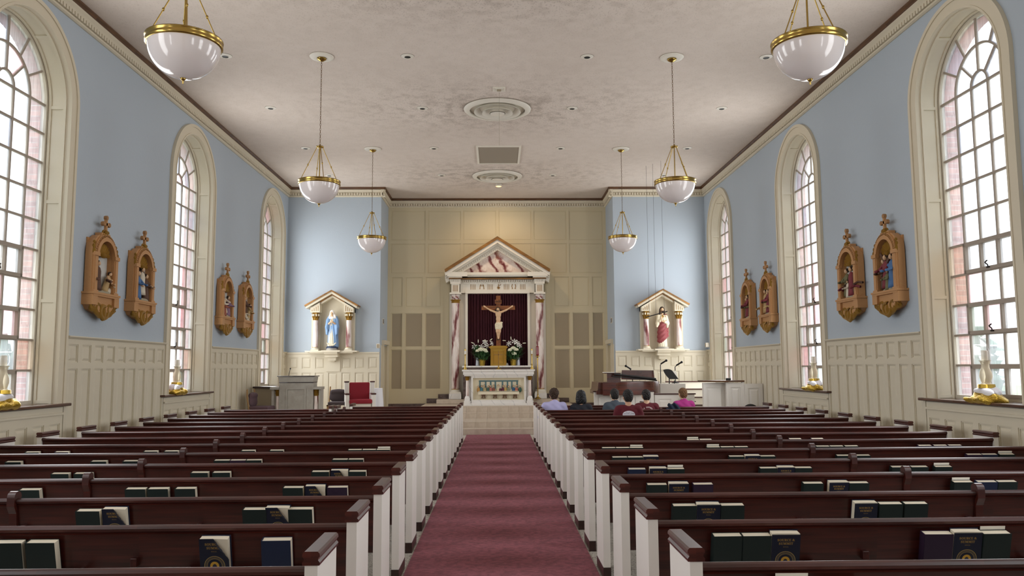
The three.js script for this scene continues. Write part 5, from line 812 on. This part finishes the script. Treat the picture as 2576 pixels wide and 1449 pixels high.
{ const t = thing('music_stand', 'black curved music stand holding white sheets beside the piano', 'music stand', 4.3, 0.29, -19.9), Y = (y) => y - 0.29;
  M('desk', ext((() => { const s = new THREE.Shape(); s.moveTo(-0.16, 0.22); s.quadraticCurveTo(-0.02, 0.26, 0.06, 0.2); s.lineTo(0.2, -0.02); s.lineTo(-0.02, -0.02); s.quadraticCurveTo(-0.14, 0.1, -0.16, 0.22); return s; })(), 0.02).rotateX(-0.3).translate(0, Y(1.35), 0), mt.black, t);
  M('sheet', BB(-0.1, 0.14, 0, 0.2, 0, 0.006).rotateX(-0.35).rotateY(0.5).translate(0.1, Y(1.35), -0.08), mt.paper, t); M('pole', join(cyl(0.014, 0.014, Y(1.36), -0.03, 0, 0.02, 8), cyl(0.012, 0.012, Y(1.3) - 0.6, 0.1, 0.6, 0.02, 8)), mt.blackmetal, t); M('foot', lathe([[0.001, 0], [0.2, 0], [0.2, 0.012], [0.001, 0.03]], 16), mt.blackmetal, t); }
{ const t = thing('small_stand', 'low black folding stand in front of the choir risers', 'stand', 4.75, 0.29, -19.6);
  M('tray', RB(0.18, 0.02, 0.1, 0.006, 0, 0.5, 0), mt.blackmetal, t); for (const a of [0, 2.1, 4.2]) M('leg', rod([0, 0.48, 0], [0.14 * Math.cos(a), 0, 0.14 * Math.sin(a)], 0.008), mt.blackmetal, t); }
{ const t = thing('equipment_case', 'black rounded equipment case on the platform by the right wall', 'case', 5.6, 0.29, -17.72); M('shell', body([ell([0, 0.26, 0], [0.22, 0.26, 0.12]), cap([-0.1, 0.1, 0], [0.12, 0.1, 0], 0.1)], 0.02, 0.05), mt.black, t); }
for (const [x, y, z, ry, label] of [[5.94, 2.18, -22.3, -PI / 2, 'small cream wall speaker in the right front corner'], [-3.36, 2.2, -22.52, 0, 'small cream wall speaker by the left recess corner']]) { const t = thing('wall_speaker', label, 'speaker', x, y, z, ry); M('case', RB(0.1, 0.13, 0.1, 0.02, 0, 0.065, 0.05), mt.trimwhite, t); M('speaker_grille', RB(0.08, 0.1, 0.01, 0.004, 0, 0.065, 0.102), mt.screen, t); }
for (const s of [-1, 1]) { const t = thing('wall_vent', `small white louvred vent on the ${s < 0 ? 'left' : 'right'} side of the recess`, 'vent', s * RX, 3.0, -23.2, -s * PI / 2); M('vent_plate', B(0.26, 0.16, 0.012, 0, 0, 0.006), mt.trimwhite, t); for (let i = 0; i < 5; i++) M('slat', keep('slat', () => B(0.2, 0.012, 0.012).rotateX(0.5)), mt.graycloth, t).position.set(0, -0.05 + i * 0.025, 0.014); }

// ---------- people in the pews ----------
const skull = [ell([0, 0.655, -0.035], [0.076, 0.105, 0.092]), ell([0, 0.595, -0.075], [0.05, 0.06, 0.05]), cap([0, 0.48, 0.01], [0, 0.58, -0.01], 0.056, 0.052), cap([0, 0.64, -0.125], [0, 0.615, -0.14], 0.012, 0.014), ell([0, 0.58, -0.12], [0.022, 0.01, 0.012]), ell([0.03, 0.655, -0.118], [0.014, 0.01, 0.012], both), ell([0.078, 0.635, -0.03], [0.014, 0.032, 0.02], both)];
const handL = hand(1), handR = hand(-1);
function person(label, x, z, o) {
  const w = o.w ?? 1, t = thing('person', label, 'person', x, 0.442 + (o.dy ?? 0), z, o.turn ?? 0), arms = (e, k) => mir([cap([0.165 * w, 0.43, 0], [0.235 * w, 0.2, 0.0], 0.052 + e, 0.044 + e, both), ...(k ? [cap([0.235 * w, 0.2, 0], [0.13, 0.16, -0.24], 0.042 + e, 0.03 + e, both)] : [])]);
  const b = join(body(mir([...skull, cap([0.225 * w, 0.2, 0], [0.12, 0.155, -0.25], 0.038, 0.027, both), cap([0.165 * w, 0.43, 0], [0.225 * w, 0.2, 0], 0.045, 0.04, both), ell([0, 0.3, 0], [0.15, 0.2, 0.1]), ell([0, 0.1, 0], [0.16, 0.11, 0.12]), cap([0.09, 0.09, -0.02], [0.1, 0.085, -0.40], 0.075, 0.055, both), cap([0.1, 0.085, -0.40], [0.1, -0.36, -0.38], 0.05, 0.035, both)]), 0.012, 0.03), handL.clone().translate(-0.115, 0.15, -0.24), handR.clone().translate(0.115, 0.15, -0.24));
  M('body', b, o.skin ?? mt.skin, t);
  const shirtPrims = [ell([0, 0.36, 0.005], [0.19 * w, 0.15, 0.115]), ell([0, 0.2, 0.005], [0.175 * w, 0.2, 0.125]), cap([-0.13 * w, 0.435, 0.0], [0.13 * w, 0.435, 0.0], 0.062, 0.062), ...arms(0.016, o.long), ...(o.collar ? [cap([0, 0.49, 0.005], [0, 0.515, 0.0], 0.068, 0.062)] : []), { cut: 1, a: [0, 0.47, -0.02], b: [0, 0.7, -0.02], r: 0.058, s: 0.058 }];
  const shirt = M('shirt', body(shirtPrims, 0.012, 0.05, (p) => 0.004 * Math.sin(p[0] * 40 + p[1] * 30) * Math.sin(p[1] * 26)), o.shirt, t);
  M('trousers', body(mir([ell([0, 0.08, 0.0], [0.175, 0.11, 0.135]), cap([0.09, 0.09, -0.02], [0.1, 0.085, -0.41], 0.085, 0.066, both), cap([0.1, 0.085, -0.41], [0.1, -0.38, -0.38], 0.064, 0.052, both)]), 0.016, 0.03), o.trousers ?? mat('#2b3040', 0.9), t);
  M('shoes', join(...[-1, 1].map((s) => RB(0.085, 0.07, 0.25, 0.03, s * 0.1, -0.405, -0.45))), mt.black, t);
  const n = (f, a) => (p) => a * (Math.sin(p[0] * f + 3 * Math.sin(p[1] * f * 0.7)) * Math.sin(p[1] * f + p[2] * f * 0.8));
  const face = { cut: 1, c: [0, 0.62, -0.16], r3: [0.075, 0.09, 0.085] };
  M('hair', body(o.bob ? [ell([0, 0.675, -0.02], [0.098, 0.112, 0.112]), ell([0, 0.6, 0.005], [0.108, 0.11, 0.09]), ell([0, 0.545, 0.01], [0.1, 0.05, 0.07]), face] : [ell([0, 0.69, -0.025], [0.088 + (o.puff ?? 0), 0.092 + (o.puff ?? 0), 0.102]), ell([0, 0.635, 0.015], [0.078, 0.07, 0.062]), ell([0, 0.6, 0.015], [0.058, 0.05, 0.045]), face, { cut: 1, both: 1, c: [0.09, 0.625, -0.035], r3: [0.02, 0.035, 0.03] }, { cut: 1, c: [-0.09, 0.625, -0.035], r3: [0.02, 0.035, 0.03] }], 0.008, 0.02, n(o.curl ? 95 : 120, o.curl ? 0.010 : 0.0055)), o.hair, t);
  return { t, shirt };
}
function printOn(t, draw, w, h, y) {    // flat print lying on the curved back of the shirt
  const c = document.createElement('canvas'); c.width = 512; c.height = 384; const x = c.getContext('2d'); draw(x); const tx = new THREE.CanvasTexture(c); tx.colorSpace = THREE.SRGBColorSpace;
  const g = new THREE.PlaneGeometry(w, h, 24, 14), p = g.attributes.position; for (let i = 0; i < p.count; i++) { const X = p.getX(i), Y = p.getY(i) + y, e1 = 1 - (X / 0.195) ** 2 - ((Y - 0.36) / 0.155) ** 2, e2 = 1 - (X / 0.18) ** 2 - ((Y - 0.2) / 0.205) ** 2; p.setY(i, Y); p.setZ(i, 0.005 + Math.max(0.118 * Math.sqrt(Math.max(0, e1)), 0.128 * Math.sqrt(Math.max(0, e2))) + 0.014); } g.computeVertexNormals();
  M('back_print', g, new THREE.MeshStandardMaterial({ map: tx, roughness: 0.9 }), t);
}
const lav = mat('#b9b6df', 0.85), maroon = mat('#5a1420', 0.9), slate = mat('#4d5661', 0.9), magenta = mat('#a12a78', 0.85), navyb = mat('#23242c', 0.9);
const PB = (k) => PZ(k) - 0.23;
person('man with curly dark hair in a lavender dress shirt near the aisle', 1.12, PB(9), { shirt: lav, hair: mt.hairbrown, curl: 1, puff: 0.008, collar: 1, long: 1, w: 1.12 });
person('woman with a black bob in a dark jacket', 1.66, PB(9), { shirt: navyb, hair: mt.hairblack, bob: 1, long: 1, w: 0.95, dy: -0.04 });
person('man with short dark hair in a slate-grey collared shirt', 2.34, PB(9), { shirt: slate, hair: mt.hairdark, collar: 1, w: 1.0, dy: -0.01, skin: mt.skinpale });
{ const p = person('man in maroon shirt with white arched lettering on the back', 2.98, PB(9), { shirt: maroon, hair: mt.hairdark, w: 1.1, dy: -0.03, skin: mt.skinpale });
  printOn(p.t, (x) => { x.fillStyle = '#5a1420'; x.fillRect(0, 0, 512, 384); x.fillStyle = '#e9dfdc'; x.font = 'bold 62px sans-serif'; x.textAlign = 'center'; const s = 'AGGIE CATHOLICS'; for (let i = 0; i < s.length; i++) { const a = (i - (s.length - 1) / 2) * 0.2; x.save(); x.translate(256 + 190 * Math.sin(a), 270 - 190 * Math.cos(a)); x.rotate(a); x.fillText(s[i], 0, 0); x.restore(); } x.strokeStyle = '#e9dfdc'; x.lineWidth = 7; x.beginPath(); x.moveTo(225, 180); x.lineTo(258, 180); x.lineTo(258, 225); x.lineTo(325, 238); x.lineTo(322, 290); x.lineTo(272, 345); x.lineTo(235, 300); x.lineTo(190, 272); x.lineTo(225, 265); x.closePath(); x.stroke(); }, 0.30, 0.235, 0.345); }
{ const p = person('man in maroon shirt with a white printed panel, one row behind the others', 2.30, PB(7), { shirt: maroon, hair: mt.hairdark, w: 1.08, dy: 0.02, skin: mt.skin, puff: 0.004 });
  printOn(p.t, (x) => { x.fillStyle = '#5a1420'; x.fillRect(0, 0, 512, 384); x.fillStyle = '#e4e2ea'; x.beginPath(); x.ellipse(230, 150, 190, 110, 0, PI, 0); x.lineTo(420, 330); x.lineTo(40, 330); x.closePath(); x.fill(); x.fillRect(432, 190, 70, 150); x.fillStyle = '#3a3040'; x.textAlign = 'center'; x.font = 'bold 30px serif'; x.fillText('WELCOME TO', 230, 92); x.font = 'bold 54px serif'; x.fillText('AGGIELAND', 230, 145); x.strokeStyle = '#3a3040'; x.lineWidth = 6; x.beginPath(); x.moveTo(70, 320); x.quadraticCurveTo(140, 240, 210, 320); x.quadraticCurveTo(290, 230, 390, 320); x.stroke(); }, 0.29, 0.22, 0.325); }
person('person with sandy hair in a magenta shirt at the right', 3.95, PB(10), { shirt: magenta, hair: mt.hairsandy, collar: 1, long: 1, w: 1.05, dy: -0.03, turn: 0.15, skin: mt.skinpale });
{ const z = PZ(10); tag(M('draped_jacket', body([ell([0, 0.80, -0.02], [0.14, 0.05, 0.07]), ell([-0.06, 0.72, 0.05], [0.09, 0.13, 0.035]), ell([0.07, 0.70, 0.05], [0.09, 0.12, 0.035])], 0.012, 0.03, (p) => 0.01 * Math.sin(p[0] * 50 + p[1] * 34)).translate(3.68, 0.02, z), mat('#1c2638', 0.95)), 'dark blue jacket draped over the pew behind the magenta shirt', 'jacket'); }

// ---------- candles on the window sills ----------
function sillCandle(s, z, label) {
  const t = thing('sill_candle', label, 'candle', s * 5.98, SILL, z, -s * PI / 2);
  const fold = (n, a) => (p) => a * (Math.sin(p[0] * n + p[1] * n * 0.7) + Math.sin(p[2] * n * 1.3 - p[1] * n) + Math.sin((p[0] + p[2]) * n * 0.6));
  M('gold_cloth', body([ell([0, 0.05, 0.0], [0.24, 0.075, 0.13]), ell([0, 0.02, 0.01], [0.27, 0.03, 0.15])], 0.012, 0.04, fold(36, 0.006)), mt.foil, t);
  M('white_cloth', body([ell([0, 0.13, -0.01], [0.17, 0.06, 0.1]), ell([s * 0.1, 0.1, 0], [0.1, 0.06, 0.09])], 0.012, 0.04, fold(30, 0.005)), mt.whitecloth, t);
  M('gold_band', cyl(0.1, 0.095, 0.045, 0, 0.17, 0, 20), mt.foil, t);
  M('holder', lathe([[0.001, 0.2], [0.075, 0.2], [0.07, 0.215], [0.05, 0.23], [0.055, 0.245], [0.072, 0.31], [0.066, 0.36], [0.045, 0.42], [0.042, 0.46], [0.058, 0.475], [0.05, 0.485], [0.07, 0.505], [0.001, 0.51]], 22), mt.plaster, t);
  M('candle', lathe([[0.001, 0.51], [0.038, 0.51], [0.038, 0.62], [0.03, 0.63], [0.001, 0.615]], 16), mt.wax, t);
  M('glass_chimney', lathe([[0.042, 0.51], [0.06, 0.55], [0.06, 0.61], [0.04, 0.66], [0.045, 0.71]], 24), mt.glassclear, t);
}
sillCandle(-1, -9.75, 'white pillar candle on gold-draped holder in the nearest left window'); sillCandle(1, -9.72, 'white pillar candle on gold-draped holder in the nearest right window');
sillCandle(-1, -15.0, 'white pillar candle on gold-draped holder in the second left window'); sillCandle(1, -15.05, 'white pillar candle on gold-draped holder in the second right window');

// ---------- outside the windows ----------
for (let i = 0; i < 10; i++) {
  const s = i % 2 ? 1 : -1, z = -6 - Math.floor(i / 2) * 4.6, x = s * (11 + hash(i, 1, 5) * 2), t = thing('outside_tree', `green leafy tree outside, ${ordinal[Math.floor(i / 2)]} from the camera beyond the ${s < 0 ? 'left' : 'right'} windows`, 'tree', x, -0.7, z, 0, 'trees outside the windows');
  const l = []; for (let k = 0; k < 160; k++) { const a = rr(0, 6.28), u = rr(-1, 1), q = Math.sqrt(1 - u * u) * rr(0.6, 1); l.push(new THREE.PlaneGeometry(0.35, 0.3).rotateX(rr(0, 3)).rotateY(rr(0, 3)).translate(1.1 * q * Math.cos(a), 2.2 + 1.1 * u, 1.1 * q * Math.sin(a))); }
  stuff(M('foliage', join(l), mt.leaf, t)); M('trunk', cyl(0.12, 0.08, 1.6, 0, 0, 0, 8), mt.bark, t);
}
{ const t = thing('outside_building', 'low brick building across the lawn beyond the right windows', 'building', 24, -0.7, -14); M('brick_walls', BB(0, 6, 0, 4, -14, 14), mt.brickwall, t); M('roof', BB(-0.4, 6.4, 4, 4.3, -14.4, 14.4), mt.graycloth, t); }

renderer.render(scene, camera);
